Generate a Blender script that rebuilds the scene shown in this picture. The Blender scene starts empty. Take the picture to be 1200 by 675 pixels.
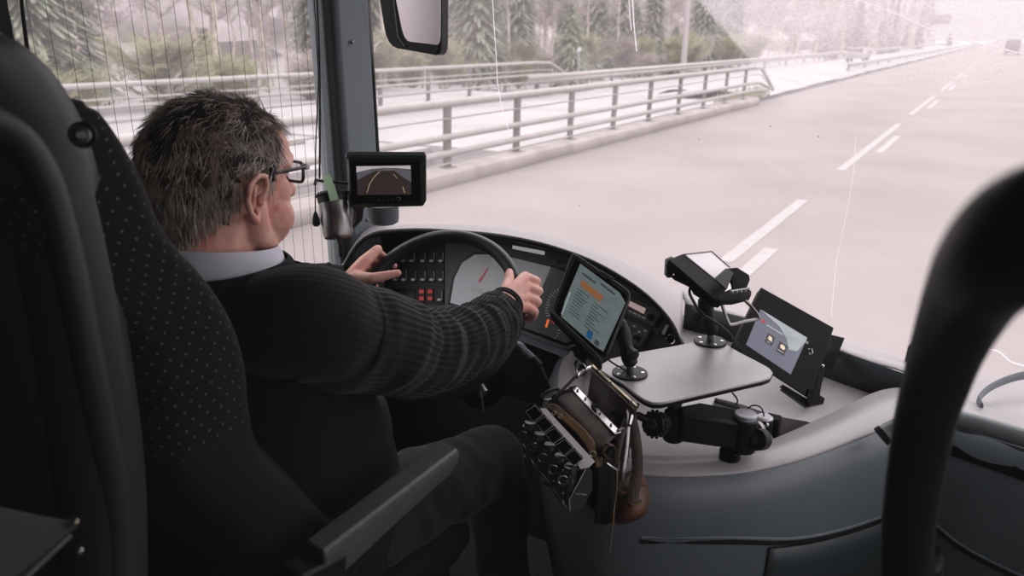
import bpy, bmesh, math, random
from mathutils import Vector as V, Matrix, Quaternion, noise
PI = math.pi
random.seed(7)
scn = bpy.context.scene
col = scn.collection

# ------------------------------------------------------------------ camera
EYE = V((0, 0, 2.5)); FPX = 900.0
PITCH = 0.3142319; YAW = 0.54985
Rr = V((math.cos(YAW), math.sin(YAW), 0))
Ff = V((-math.sin(YAW) * math.cos(PITCH), math.cos(YAW) * math.cos(PITCH), -math.sin(PITCH)))
Uu = Rr.cross(Ff)
cam_d = bpy.data.cameras.new('camera'); cam = bpy.data.objects.new('camera', cam_d); col.objects.link(cam)
cam.matrix_world = Matrix(((Rr.x, Uu.x, -Ff.x, 0), (Rr.y, Uu.y, -Ff.y, 0), (Rr.z, Uu.z, -Ff.z, EYE.z), (0, 0, 0, 1)))
cam_d.sensor_width = 36; cam_d.lens = 27; cam_d.clip_start = .02; cam_d.clip_end = 3000
cam_d.dof.use_dof = True; cam_d.dof.focus_distance = 1.65; cam_d.dof.aperture_fstop = 5.0
scn.camera = cam

# measured sight lines: a direction seen in the photograph met with a real plane or distance
def ray(x, y): return Rr * ((x - 600) / FPX) - Uu * ((y - 337.5) / FPX) + Ff
def DD(x, y, t): return EYE + ray(x, y) * t
def atX(x, y, X):
    d = ray(x, y); return EYE + d * (X / d.x)
def atY(x, y, Y):
    d = ray(x, y); return EYE + d * (Y / d.y)
def atZ(x, y, Z):
    d = ray(x, y); return EYE + d * ((Z - EYE.z) / d.z)
class Plane:
    def __init__(s, p, n): s.p = V(p); s.n = V(n).normalized()
    def at(s, x, y, off=0.0):
        d = ray(x, y); t = (s.p + s.n * off - EYE).dot(s.n) / d.dot(s.n)
        return EYE + d * t
    @staticmethod
    def three(a, b, c):
        n = (b - a).cross(c - a).normalized()
        if n.dot(EYE - a) < 0: n = -n
        return Plane(a, n)

# ------------------------------------------------------------------ materials
def lin(c):
    c = c / 255.0
    return c / 12.92 if c <= .04045 else ((c + .055) / 1.055) ** 2.4
def rgb(*c): return (lin(c[0]), lin(c[1]), lin(c[2]), 1)
def mat(name, c, rough=.5, metal=0, spec=.5, noise_amt=0, nscale=40, bump=0, bscale=200, emit=None, es=0, coat=0, c2=None, sheen=0, detail=6, ior=None):
    m = bpy.data.materials.new(name); m.use_nodes = True
    nt = m.node_tree; b = nt.nodes['Principled BSDF']
    b.inputs['Base Color'].default_value = rgb(*c)
    b.inputs['Roughness'].default_value = rough; b.inputs['Metallic'].default_value = metal
    b.inputs['Specular IOR Level'].default_value = spec
    b.inputs['Coat Weight'].default_value = coat
    if ior: b.inputs['IOR'].default_value = ior
    if sheen: b.inputs['Sheen Weight'].default_value = sheen
    tc = nt.nodes.new('ShaderNodeTexCoord')
    if noise_amt or c2:
        n = nt.nodes.new('ShaderNodeTexNoise'); n.inputs['Scale'].default_value = nscale; n.inputs['Detail'].default_value = detail
        nt.links.new(tc.outputs['Object'], n.inputs['Vector'])
        r = nt.nodes.new('ShaderNodeValToRGB')
        a = rgb(*c); k = c2 and rgb(*c2) or tuple(v * (1 - noise_amt) for v in a[:3]) + (1,)
        r.color_ramp.elements[0].position = .35; r.color_ramp.elements[1].position = .65
        r.color_ramp.elements[0].color = k; r.color_ramp.elements[1].color = a
        nt.links.new(n.outputs['Fac'], r.inputs['Fac']); nt.links.new(r.outputs['Color'], b.inputs['Base Color'])
    if bump:
        n = nt.nodes.new('ShaderNodeTexNoise'); n.inputs['Scale'].default_value = bscale; n.inputs['Detail'].default_value = 3
        nt.links.new(tc.outputs['Object'], n.inputs['Vector'])
        bp = nt.nodes.new('ShaderNodeBump'); bp.inputs['Strength'].default_value = bump; bp.inputs['Distance'].default_value = .001
        nt.links.new(n.outputs['Fac'], bp.inputs['Height']); nt.links.new(bp.outputs['Normal'], b.inputs['Normal'])
    if emit:
        b.inputs['Emission Color'].default_value = rgb(*emit); b.inputs['Emission Strength'].default_value = es
    return m
M = {}
M['black'] = mat('black_plastic', (22, 23, 24), .48, spec=.28, bump=.25, bscale=900)
M['blackg'] = mat('glossy_black', (12, 12, 13), .2, spec=.12, noise_amt=.1)
M['blackm'] = mat('matte_black', (17, 17, 18), .85, noise_amt=.2, spec=.2)
M['shell'] = mat('seat_shell_plastic', (46, 50, 52), .42, noise_amt=.15, bump=.3, bscale=500)
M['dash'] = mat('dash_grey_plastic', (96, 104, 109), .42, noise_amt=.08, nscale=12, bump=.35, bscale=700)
M['dashlit'] = mat('dash_plastic_lit', (160, 155, 158), .40, ior=1.75, noise_amt=.05, nscale=10, bump=.35, bscale=700)  # same plastic as the front, paler: windscreen light put into the colour
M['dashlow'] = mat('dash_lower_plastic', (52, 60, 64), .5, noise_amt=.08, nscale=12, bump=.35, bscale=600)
M['panel'] = mat('panel_plastic', (38, 42, 44), .5, noise_amt=.1, bump=.2, bscale=800)
M['panelg'] = mat('panel_grey', (62, 68, 70), .5, noise_amt=.1, bump=.2, bscale=800)
M['cover'] = mat('gauge_cover_glare', (214, 222, 226), .35, noise_amt=.06, nscale=8)  # pale tone holds a wedge of reflected light painted into the cover
M['coverd'] = mat('gauge_cover_dark', (66, 76, 80), .3, noise_amt=.1, nscale=8)
M['wheel'] = mat('wheel_rubber', (32, 36, 38), .38, noise_amt=.15, nscale=60, bump=.2, bscale=400)
M['spoke'] = mat('spoke_grey', (120, 126, 128), .4, noise_amt=.05)
M['white'] = mat('print_white', (205, 208, 208), .5, noise_amt=.03)
M['red'] = mat('switch_red', (190, 40, 38), .5, noise_amt=.05, emit=(200, 40, 35), es=.25)
M['orange'] = mat('lamp_orange', (235, 110, 50), .5, noise_amt=.05, emit=(240, 110, 50), es=.6)
M['green'] = mat('lamp_green', (80, 190, 120), .5, noise_amt=.05, emit=(60, 190, 110), es=.35)
M['chrome'] = mat('chrome', (200, 198, 196), .22, metal=1, noise_amt=.15, nscale=60)
M['brass'] = mat('worn_gilt_metal', (176, 164, 140), .3, metal=.85, noise_amt=.4, nscale=50)
M['steel'] = mat('brushed_steel', (150, 148, 146), .35, metal=1, noise_amt=.25, nscale=40)
M['alu'] = mat('dull_aluminium', (186, 186, 190), .45, metal=.35, noise_amt=.1)
M['leather'] = mat('brown_leather', (70, 46, 34), .55, c2=(34, 24, 20), nscale=35, bump=.6, bscale=220)
M['leathert'] = mat('tan_leather', (116, 88, 56), .7, c2=(70, 50, 32), nscale=40, bump=.6, bscale=260)
M['leatherr'] = mat('red_brown_leather', (104, 64, 46), .5, c2=(50, 32, 26), nscale=30, bump=.6, bscale=220)
M['leatherd'] = mat('dark_leather', (66, 48, 39), .6, c2=(34, 26, 22), nscale=40, bump=.5, bscale=240)
M['skin'] = mat('skin', (238, 188, 172), .5, c2=(220, 154, 138), nscale=22, bump=.25, bscale=300)
M['skin'].node_tree.nodes['Principled BSDF'].inputs['Subsurface Weight'].default_value = .12
M['skin'].node_tree.nodes['Principled BSDF'].inputs['Subsurface Radius'].default_value = (.01, .004, .002)
M['skin'].node_tree.nodes['Principled BSDF'].inputs['Subsurface Scale'].default_value = 1
M['shirt'] = mat('white_cotton', (222, 224, 236), .8, noise_amt=.05, bump=.2, bscale=500)
M['sweater'] = mat('black_knit_wool', (19, 20, 22), .9, noise_amt=.25, nscale=150, spec=.15, bump=.6, bscale=900, sheen=.05)
M['trouser'] = mat('charcoal_trousers', (38, 39, 42), .9, noise_amt=.15, nscale=30, spec=.2, bump=.3, bscale=900, sheen=.15)
M['pillar'] = mat('pillar_grey', (104, 115, 120), .5, noise_amt=.06, nscale=9, bump=.3, bscale=600)
M['seal'] = mat('rubber_seal', (16, 18, 19), .7, noise_amt=.1)
M['wall'] = mat('dark_lining', (30, 32, 34), .8, noise_amt=.1, nscale=8)
M['ceil'] = mat('grey_headlining', (50, 51, 53), .9, noise_amt=.1, nscale=8)
M['floor'] = mat('speckled_floor', (110, 112, 114), .8, c2=(22, 23, 24), nscale=260, bump=.4, bscale=400)
M['rail'] = mat('galvanised_rail', (158, 152, 149), .6, noise_amt=.12, nscale=3)
M['post'] = mat('weathered_post', (112, 106, 104), .7, noise_amt=.2, nscale=3)
M['kerb'] = mat('kerb_concrete', (172, 164, 161), .9, c2=(150, 142, 138), nscale=1.5)
M['snow'] = mat('snow', (163, 159, 160), .9, c2=(150, 146, 147), nscale=.4)
M['mirror'] = mat('mirror_glass', (236, 226, 228), .3, metal=1, noise_amt=.03)

M['paper'] = mat('label_white_glow', (236, 238, 238), .6, noise_amt=.03, emit=(200, 200, 200), es=.35)  # no lamp: glow added to lift the label out of the shade
# fabric with small pale dots, laid out in the seat's own UV map
m = mat('dotted_fabric', (25, 27, 28), .95, noise_amt=.2, nscale=300, spec=.15, bump=.5, bscale=900, sheen=.1); M['fabric'] = m
nt = m.node_tree; b = nt.nodes['Principled BSDF']
uv = nt.nodes.new('ShaderNodeUVMap')
def mnode(op, a=None, b_=None, nt=nt):
    n = nt.nodes.new('ShaderNodeMath'); n.operation = op
    for i, q in enumerate((a, b_)):
        if q is None: continue
        if isinstance(q, (int, float)): n.inputs[i].default_value = q
        else: nt.links.new(q, n.inputs[i])
    return n.outputs[0]
sp = nt.nodes.new('ShaderNodeSeparateXYZ'); nt.links.new(uv.outputs[0], sp.inputs[0])
vv = mnode('DIVIDE', sp.outputs['Y'], .0125)
row = mnode('FLOOR', vv)
uu_ = mnode('ADD', mnode('DIVIDE', sp.outputs['X'], .021), mnode('MULTIPLY', mnode('MODULO', row, 2.0), .5))
fx = mnode('ABSOLUTE', mnode('SUBTRACT', mnode('FRACT', uu_), .5))
fy = mnode('ABSOLUTE', mnode('SUBTRACT', mnode('FRACT', vv), .5))
dist = mnode('ADD', mnode('POWER', mnode('MULTIPLY', fx, .021), 2.0), mnode('POWER', mnode('MULTIPLY', fy, .0125), 2.0))
dot = mnode('LESS_THAN', dist, .0017 ** 2)
mx = nt.nodes.new('ShaderNodeMix'); mx.data_type = 'RGBA'
nt.links.new(dot, mx.inputs['Factor']); old = b.inputs['Base Color'].links[0].from_socket
nt.links.new(old, mx.inputs[6]); mx.inputs[7].default_value = rgb(92, 92, 90)
nt.links.new(mx.outputs[2], b.inputs['Base Color'])

# knit: lengthwise ribs bumped from the sleeve's UV
def knit():
    m = mat('ribbed_knit', (27, 29, 31), .9, noise_amt=.2, nscale=200, spec=.15, sheen=.12)
    nt = m.node_tree; b = nt.nodes['Principled BSDF']
    uv = nt.nodes.new('ShaderNodeUVMap'); s = nt.nodes.new('ShaderNodeSeparateXYZ'); nt.links.new(uv.outputs[0], s.inputs[0])
    w = mnode('SINE', mnode('MULTIPLY', s.outputs['X'], 2 * PI * 46, nt=nt), nt=nt)
    rmp = nt.nodes.new('ShaderNodeMapRange'); rmp.inputs['From Min'].default_value = .12; rmp.inputs['From Max'].default_value = .34; rmp.inputs['To Min'].default_value = .12
    nt.links.new(s.outputs['Y'], rmp.inputs['Value']); w = mnode('MULTIPLY', w, rmp.outputs[0], nt=nt)
    w2 = mnode('MULTIPLY', mnode('SINE', mnode('MULTIPLY', s.outputs['Y'], 2 * PI * 160, nt=nt), nt=nt), .15, nt=nt)
    bp = nt.nodes.new('ShaderNodeBump'); bp.inputs['Strength'].default_value = 1; bp.inputs['Distance'].default_value = .0009
    nt.links.new(w, bp.inputs['Height']); nt.links.new(bp.outputs['Normal'], b.inputs['Normal'])
    return m
M['knit'] = knit()

# hair strands
m = mat('grey_brown_hair', (212, 190, 172), .5, c2=(104, 90, 80), nscale=30, spec=.5, detail=8); M['hair'] = m
M['hairg'] = mat('grey_hair', (236, 230, 224), .5, c2=(160, 150, 142), nscale=40)
M['scalp'] = mat('hair_under', (34, 30, 27), .9, noise_amt=.4, nscale=60)

# asphalt
m = mat('dry_winter_asphalt', (133, 124, 122), .85, c2=(122, 114, 112), nscale=.35, bump=.3, bscale=60); M['asphalt'] = m
M['lane'] = mat('lane_paint', (158, 152, 151), .8, c2=(148, 142, 141), nscale=6)

# glass: clear sheet with a film of dust that scatters the daylight
def glass(name, dust, patch=None, gloss=.04):
    m = bpy.data.materials.new(name); m.use_nodes = True
    nt = m.node_tree; nt.nodes.clear()
    out = nt.nodes.new('ShaderNodeOutputMaterial')
    tr = nt.nodes.new('ShaderNodeBsdfTransparent'); tr.inputs[0].default_value = (.97, .97, .97, 1)
    gl = nt.nodes.new('ShaderNodeBsdfGlossy'); gl.inputs['Roughness'].default_value = .03
    tl = nt.nodes.new('ShaderNodeBsdfTranslucent'); tl.inputs[0].default_value = rgb(222, 214, 216)
    m1 = nt.nodes.new('ShaderNodeMixShader'); m1.inputs[0].default_value = gloss
    nt.links.new(tr.outputs[0], m1.inputs[1]); nt.links.new(gl.outputs[0], m1.inputs[2])
    m2 = nt.nodes.new('ShaderNodeMixShader')
    nt.links.new(m1.outputs[0], m2.inputs[1]); nt.links.new(tl.outputs[0], m2.inputs[2])
    tc = nt.nodes.new('ShaderNodeTexCoord')
    n = nt.nodes.new('ShaderNodeTexNoise'); n.inputs['Scale'].default_value = 3; n.inputs['Detail'].default_value = 8
    nt.links.new(tc.outputs['Object'], n.inputs['Vector'])
    f = mnode('MULTIPLY', n.outputs['Fac'], dust * 2, nt=nt)
    if patch:
        # paler area past a slanting edge: a reflection painted in, speckled with dried drops
        (ax, az), (bx, bz), amt = patch
        s = nt.nodes.new('ShaderNodeSeparateXYZ'); nt.links.new(tc.outputs['Object'], s.inputs[0])
        nx, nz = -(bz - az), (bx - ax); L = math.hypot(nx, nz); nx /= L; nz /= L
        d = mnode('ADD', mnode('MULTIPLY', mnode('SUBTRACT', s.outputs['X'], ax, nt=nt), nx, nt=nt), mnode('MULTIPLY', mnode('SUBTRACT', s.outputs['Z'], az, nt=nt), nz, nt=nt), nt=nt)
        mr = nt.nodes.new('ShaderNodeMapRange'); mr.inputs['From Min'].default_value = -.004; mr.inputs['From Max'].default_value = .006
        nt.links.new(d, mr.inputs['Value'])
        # fades out lower down and to the far right
        m3 = nt.nodes.new('ShaderNodeMapRange'); m3.inputs['From Min'].default_value = bz - .16; m3.inputs['From Max'].default_value = bz + .04
        m3.inputs['To Min'].default_value = 0.0
        nt.links.new(s.outputs['Z'], m3.inputs['Value'])
        vo = nt.nodes.new('ShaderNodeTexNoise'); vo.inputs['Scale'].default_value = 170; vo.inputs['Detail'].default_value = 2
        nt.links.new(tc.outputs['Object'], vo.inputs['Vector'])
        sp2 = nt.nodes.new('ShaderNodeMapRange'); sp2.inputs['From Min'].default_value = .42; sp2.inputs['From Max'].default_value = .58
        sp2.inputs['To Min'].default_value = amt * .85; sp2.inputs['To Max'].default_value = amt * 1.12
        nt.links.new(vo.outputs['Fac'], sp2.inputs['Value'])
        f = mnode('ADD', f, mnode('MULTIPLY', mnode('MULTIPLY', mr.outputs[0], m3.outputs[0], nt=nt), sp2.outputs[0], nt=nt), nt=nt)
    nt.links.new(f, m2.inputs[0]); nt.links.new(m2.outputs[0], out.inputs[0])
    return m
M['pane'] = glass('side_pane', .11)

# ------------------------------------------------------------------ mesh helpers
ORG = {}
class MB:
    def __init__(s): s.v = []; s.f = []; s.uv = None
    def add(s, vs, fs):
        n = len(s.v); s.v += [V(p) for p in vs]; s.f += [tuple(i + n for i in f) for f in fs]; return s
    def box(s, c, sz, R=None):
        c = V(c); vs = []
        for x in (-.5, .5):
            for y in (-.5, .5):
                for z in (-.5, .5):
                    p = V((x * sz[0], y * sz[1], z * sz[2]))
                    vs.append(c + (R @ p if R else p))
        return s.add(vs, [(0, 1, 3, 2), (4, 6, 7, 5), (0, 4, 5, 1), (2, 3, 7, 6), (0, 2, 6, 4), (1, 5, 7, 3)])
    def prism(s, pts, off):
        n = len(pts); off = V(off)
        pts = [V(p) for p in pts]
        return s.add(pts + [p + off for p in pts], [tuple(range(n)), tuple(range(2 * n - 1, n - 1, -1))] + [(i, i + n, (i + 1) % n + n, (i + 1) % n) for i in range(n)])
    def cyl(s, a, b, r0, r1=None, n=20, caps=True):
        a, b = V(a), V(b); r1 = r0 if r1 is None else r1
        z = (b - a).normalized(); x = z.orthogonal().normalized(); y = z.cross(x)
        vs = [a + (x * math.cos(t) + y * math.sin(t)) * r0 for t in [2 * PI * i / n for i in range(n)]]
        vs += [b + (x * math.cos(t) + y * math.sin(t)) * r1 for t in [2 * PI * i / n for i in range(n)]]
        fs = [(i, (i + 1) % n, (i + 1) % n + n, i + n) for i in range(n)]
        if caps: fs += [tuple(range(n - 1, -1, -1)), tuple(range(n, 2 * n))]
        return s.add(vs, fs)
    def lathe(s, a, axis, prof, n=28):       # prof: (distance along axis, radius)
        a = V(a); z = V(axis).normalized(); x = z.orthogonal().normalized(); y = z.cross(x)
        vs = []; fs = []
        for h, r in prof:
            vs += [a + z * h + (x * math.cos(2 * PI * i / n) + y * math.sin(2 * PI * i / n)) * max(r, 1e-5) for i in range(n)]
        for k in range(len(prof) - 1):
            fs += [(k * n + i, k * n + (i + 1) % n, (k + 1) * n + (i + 1) % n, (k + 1) * n + i) for i in range(n)]
        fs += [tuple(range(n - 1, -1, -1)), tuple(range((len(prof) - 1) * n, len(prof) * n))]
        return s.add(vs, fs)
    def tube(s, path, r, n=10, closed=False, ry=None, up=None):
        P = [V(p) for p in path]; m = len(P); R = r if isinstance(r, (list, tuple)) else [r] * m
        vs = []; fs = []; prev = None
        for i, p in enumerate(P):
            if closed: t = (P[(i + 1) % m] - P[i - 1]).normalized()
            else: t = (P[min(i + 1, m - 1)] - P[max(i - 1, 0)]).normalized()
            if up is not None: x = (V(up) - t * V(up).dot(t)).normalized()
            elif prev is None: x = t.orthogonal().normalized()
            else:
                x = prev - t * prev.dot(t)
                x = x.normalized() if x.length > 1e-6 else t.orthogonal().normalized()
            prev = x; y = t.cross(x)
            for k in range(n):
                a = 2 * PI * k / n
                vs.append(p + x * math.cos(a) * R[i] + y * math.sin(a) * (R[i] if ry is None else ry))
        L = m if closed else m - 1
        for i in range(L):
            for k in range(n):
                j = (i + 1) % m
                fs.append((i * n + k, i * n + (k + 1) % n, j * n + (k + 1) % n, j * n + k))
        if not closed: fs += [tuple(range(n - 1, -1, -1)), tuple(range((m - 1) * n, m * n))]
        return s.add(vs, fs)
    def grid(s, rows, closed_u=False, thick=None):
        m = len(rows); n = len(rows[0]); vs = [V(p) for r in rows for p in r]; fs = []
        for i in range(m - 1):
            for k in range(n if closed_u else n - 1):
                fs.append((i * n + k, i * n + (k + 1) % n, (i + 1) * n + (k + 1) % n, (i + 1) * n + k))
        return s.add(vs, fs)
    def ball(s, c, r, sub=2, R=None):
        bm = bmesh.new(); bmesh.ops.create_icosphere(bm, subdivisions=sub, radius=1)
        rr = (r, r, r) if isinstance(r, (int, float)) else r
        vs = []
        for v in bm.verts:
            p = V((v.co.x * rr[0], v.co.y * rr[1], v.co.z * rr[2])); vs.append(V(c) + (R @ p if R else p))
        fs = [tuple(v.index for v in f.verts) for f in bm.faces]; bm.free()
        return s.add(vs, fs)
    def capsule(s, a, b, r0, r1, n=14):
        a, b = V(a), V(b); L = (b - a).length
        pr = [(-r0 * math.cos(t), r0 * math.sin(t)) for t in [PI / 2 * i / 5 for i in range(6)]]
        pr += [(L + r1 * math.sin(t), r1 * math.cos(t)) for t in [PI / 2 * i / 5 for i in range(6)]]
        return s.lathe(a, b - a, pr, n)
    def chain(s, pts, rs, n=14):
        for i in range(len(pts) - 1): s.capsule(pts[i], pts[i + 1], rs[i], rs[i + 1], n)
        return s
    def build(s, name, m, parent=None, smooth=True, bevel=0, seg=2, solid=0, angle=35, normals=True):
        me = bpy.data.meshes.new(name); o = bpy.data.objects.new(name, me); col.objects.link(o)
        base = ORG.get(parent.as_pointer(), V((0, 0, 0))) if parent else None
        if parent is None:
            lo = V([min(p[i] for p in s.v) for i in range(3)]); hi = V([max(p[i] for p in s.v) for i in range(3)])
            base = V(((lo.x + hi.x) / 2, (lo.y + hi.y) / 2, lo.z)); o.location = base
        me.from_pydata([tuple(p - base) for p in s.v], [], s.f)
        ORG[o.as_pointer()] = base
        if parent: o.parent = parent
        if s.uv:
            l = me.uv_layers.new(name='UVMap')
            for lp in me.loops: l.data[lp.index].uv = s.uv[lp.vertex_index]
        if normals:
            bm = bmesh.new(); bm.from_mesh(me); bmesh.ops.recalc_face_normals(bm, faces=bm.faces); bm.to_mesh(me); bm.free()
        me.materials.append(M[m] if isinstance(m, str) else m)
        if solid:
            md = o.modifiers.new('solid', 'SOLIDIFY'); md.thickness = solid; md.offset = 0
        if bevel:
            md = o.modifiers.new('bevel', 'BEVEL'); md.width = bevel; md.segments = seg; md.limit_method = 'ANGLE'; md.angle_limit = math.radians(40)
        if smooth:
            for p in me.polygons: p.use_smooth = True
            try: me.set_sharp_from_angle(angle=math.radians(angle))
            except Exception: pass
        return o
def tag(o, label=None, cat=None, group=None, kind=None):
    for k, q in (('label', label), ('category', cat), ('group', group), ('kind', kind)):
        if q: o[k] = q
    return o
def empty(name, loc, label=None, cat=None, group=None, kind=None):
    o = bpy.data.objects.new(name, None); col.objects.link(o); o.location = loc; o.empty_display_size = .05
    ORG[o.as_pointer()] = V(loc); return tag(o, label, cat, group, kind)
def struct(o): o['kind'] = 'structure'; return o
def cr(pts, n=8, closed=False):               # catmull-rom
    P = [V(p) for p in pts]; m = len(P); out = []
    for i in range(m if closed else m - 1):
        p0 = P[(i - 1) % m] if closed or i else P[0] * 2 - P[1]
        p1 = P[i]; p2 = P[(i + 1) % m]; p3 = P[(i + 2) % m] if closed or i < m - 2 else P[-1] * 2 - P[-2]
        for k in range(n):
            t = k / n
            out.append(.5 * ((2 * p1) + (p2 - p0) * t + (2 * p0 - 5 * p1 + 4 * p2 - p3) * t * t + (3 * p1 - p0 - 3 * p2 + p3) * t ** 3))
    if not closed: out.append(P[-1])
    return out
def lerp(a, b, t): return a + (b - a) * t
def flat(name, pts, plane, thick, m, parent, off=0, bevel=0, **k):
    P = [plane.at(x, y, off) for x, y in pts]
    return MB().prism(P, plane.n * thick).build(name, m, parent, bevel=bevel, **k)
def remesh(mb, name, m, parent, voxel, smooth=3, fac=.5):
    o = mb.build(name + '_tmp', m, parent, smooth=False)
    md = o.modifiers.new('r', 'REMESH'); md.mode = 'VOXEL'; md.voxel_size = voxel
    sm = o.modifiers.new('s', 'SMOOTH'); sm.iterations = smooth; sm.factor = fac
    dg = bpy.context.evaluated_depsgraph_get()
    me = bpy.data.meshes.new_from_object(o.evaluated_get(dg))
    o.modifiers.clear(); o.data = me; o.name = name; me.name = name
    me.materials.clear(); me.materials.append(M[m])
    for p in me.polygons: p.use_smooth = True
    return o
def text(body, name, a, b, c, h, m, parent, thick=.0002):
    """lettering on a plane: a = left base point, b = point to the right on the base line, c = point above"""
    cu = bpy.data.curves.new(name, 'FONT'); cu.body = body; cu.size = h; cu.extrude = thick
    o = bpy.data.objects.new(name + '_t', cu); col.objects.link(o)
    dg = bpy.context.evaluated_depsgraph_get(); me = bpy.data.meshes.new_from_object(o.evaluated_get(dg))
    bpy.data.objects.remove(o)
    x = (V(b) - V(a)).normalized(); z = x.cross(V(c) - V(a)).normalized(); y = z.cross(x)
    R = Matrix((x, y, z)).transposed()
    mb = MB(); mb.add([V(a) + R @ v.co for v in me.vertices], [tuple(p.vertices) for p in me.polygons])
    return mb.build(name, m, parent, smooth=False, normals=False)

# ------------------------------------------------------------------ sky and daylight
w = bpy.data.worlds.new('overcast'); scn.world = w; w.use_nodes = True
nt = w.node_tree; bg = nt.nodes['Background']
tc = nt.nodes.new('ShaderNodeTexCoord'); s = nt.nodes.new('ShaderNodeSeparateXYZ'); nt.links.new(tc.outputs['Generated'], s.inputs[0])
r = nt.nodes.new('ShaderNodeValToRGB'); nt.links.new(s.outputs['Z'], r.inputs['Fac'])
e = r.color_ramp.elements
e[0].position = 0; e[0].color = (.83, .76, .785, 1); e[1].position = .75; e[1].color = (3.4, 3.25, 3.35, 1)
x = r.color_ramp.elements.new(.07); x.color = (.86, .80, .82, 1)
x = r.color_ramp.elements.new(.3); x.color = (2.2, 2.1, 2.16, 1)
nt.links.new(r.outputs['Color'], bg.inputs['Color']); bg.inputs['Strength'].default_value = 1.0
scn.view_settings.view_transform = 'Standard'; scn.view_settings.look = 'None'
scn.cycles.use_denoising = True
vs_ = scn.view_settings; vs_.use_curve_mapping = True      # faded-black print look of the photograph
vs_.curve_mapping.curves[3].points[0].location = (0, .003); vs_.curve_mapping.update()
scn.cycles.max_bounces = 8; scn.cycles.transparent_max_bounces = 24
scn.cycles.sample_clamp_indirect = 6

# ================================================================== THE ROAD OUTSIDE
def slab(name, x0, x1, y0, y1, z, m, t=.3):
    return struct(MB().box(((x0 + x1) / 2, (y0 + y1) / 2, z - t / 2), (x1 - x0, y1 - y0, t)).build(name, m, smooth=False))
slab('road', -8.25, 9, -40, 700, 0, 'asphalt')
slab('far_carriageway', -30, -17.9, -60, 33, 0, 'snow')
slab('snowy_ground', -500, -9.0, 15.5, 1500, -.9, 'snow')
slab('low_ground', -500, -9.0, -120, 15.4, -2.6, 'snow')
slab('right_verge', 9.05, 300, -60, 1500, -.1, 'snow')
slab('snowy_median', -17.85, -9.1, 15.5, 1500, -.05, 'snow', 1.0)
# kerb beam under the near parapet
bm_ = MB()
ys = [-12 + i * 2 for i in range(23)]
rows = []
for y in ys:
    j = .02 * math.sin(y * 1.3)
    rows.append([V((-8.0 + j, y, .01)), V((-8.03 + j, y, .22)), V((-8.12, y, .27)), V((-8.45, y, .27)), V((-8.5, y, -1.2))])
bm_.grid(rows)
struct(bm_.build('kerb_beam', 'kerb', solid=.02))
def parapet(name, X, posts, rails, y0, y1, label, pw=.10, kz=.25, tail=True):
    t = empty(name, (X, y0, kz), label, 'guard rail')
    for i, (z, rr) in enumerate(rails):
        path = [V((X, y, z)) for y in [y0 + (y1 - y0) * k / 20 for k in range(21)]]
        if tail:
            path += [V((X, y1 + 1.2, z - .04)), V((X - .1, y1 + 2.8, kz + (z - kz) * .55)), V((X - .2, y1 + 4.3, kz + .12 + .05 * i))]
        MB().tube(path, rr, 12).build('rail', 'rail', t)
    for y in posts:
        mb = MB()
        mb.prism([V((X - .1, y - pw, kz)), V((X - .02, y - pw, kz)), V((X + .02, y - pw, rails[0][0] - .02)), V((X - .06, y - pw, rails[0][0] - .02))], (0, pw * 1.6, 0))
        mb.box((X - .05, y, kz + .02), (.26, .26, .04))
        mb.build('post', 'post', t, bevel=.008)
    return t
near_posts = [-8.0 + 2.42 * i for i in range(16)]
near_posts = [11.25 + 2.4 * k for k in range(-8, 9)]
parapet('bridge_parapet', -8.2, near_posts, [(1.42, .072), (.83, .06), (.54, .06), (1.15, .016), (.36, .02)], -9, 31.3, 'pale metal bridge parapet beside the bus, with tubular rails and sloping end')
parapet('bridge_parapet', -18, [31.6 - 2.7 * k for k in range(0, 16)], [(1.45, .07), (1.12, .03), (.93, .05), (.6, .05)], -20, 31.6, 'pale metal parapet on the far side of the parallel bridge', tail=True)
parapet('bridge_parapet', -11.6, [10 - 2.4 * k for k in range(0, 12)], [(.95, .05), (.55, .05), (.2, .05)], -20, 11, 'low pale railing in front of the parallel bridge deck', tail=False, kz=-.2)
slab('parallel_deck', -18.4, -11.9, -60, 15.5, -.1, 'snow', .5)
# long crash barrier further on
t = empty('crash_barrier', (-17, 34, 0), 'long low crash barrier running into the distance past the parapets', 'guard rail')
rows = [[V((-17.6, y, .95)), V((-17.52, y, .85)), V((-17.6, y, .75)), V((-17.52, y, .65)), V((-17.6, y, .55))] for y in range(30, 420, 10)]
MB().grid(rows).build('beam', 'rail', t, solid=.03)
for y in range(31, 200, 8): MB().box((-17.66, y, .45), (.1, .12, .9)).build('post', 'post', t)
t = empty('crash_barrier', (-9.6, 44, 0), 'distant crash barrier on the snowy verge beyond the parapet end', 'guard rail')
rows = [[V((-9.4, y, .8)), V((-9.34, y, .7)), V((-9.4, y, .6)), V((-9.34, y, .5))] for y in range(62, 420, 10)]
MB().grid(rows).build('beam', 'rail', t, solid=.03)
for y in range(62, 200, 8): MB().box((-9.46, y, .4), (.1, .12, .8)).build('post', 'post', t)

# ploughed snow banks along the verge
mb = MB(); rows = []
for i in range(120):
    y = 34 + i * 3.0; rr_ = []
    for k in range(9):
        x = -8.7 - k * .55; h = .08 + .55 * math.sin(PI * k / 8) * (.6 + .5 * noise.noise(V((y * .3, k * .7, 2)))) + .1 * noise.noise(V((y * 1.1, k, 5)))
        rr_.append(V((x + .2 * noise.noise(V((y * .2, 0, 1))), y, max(h, .03))))
    rows.append(rr_)
struct(mb.grid(rows).build('snow_bank', 'snow'))

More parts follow.
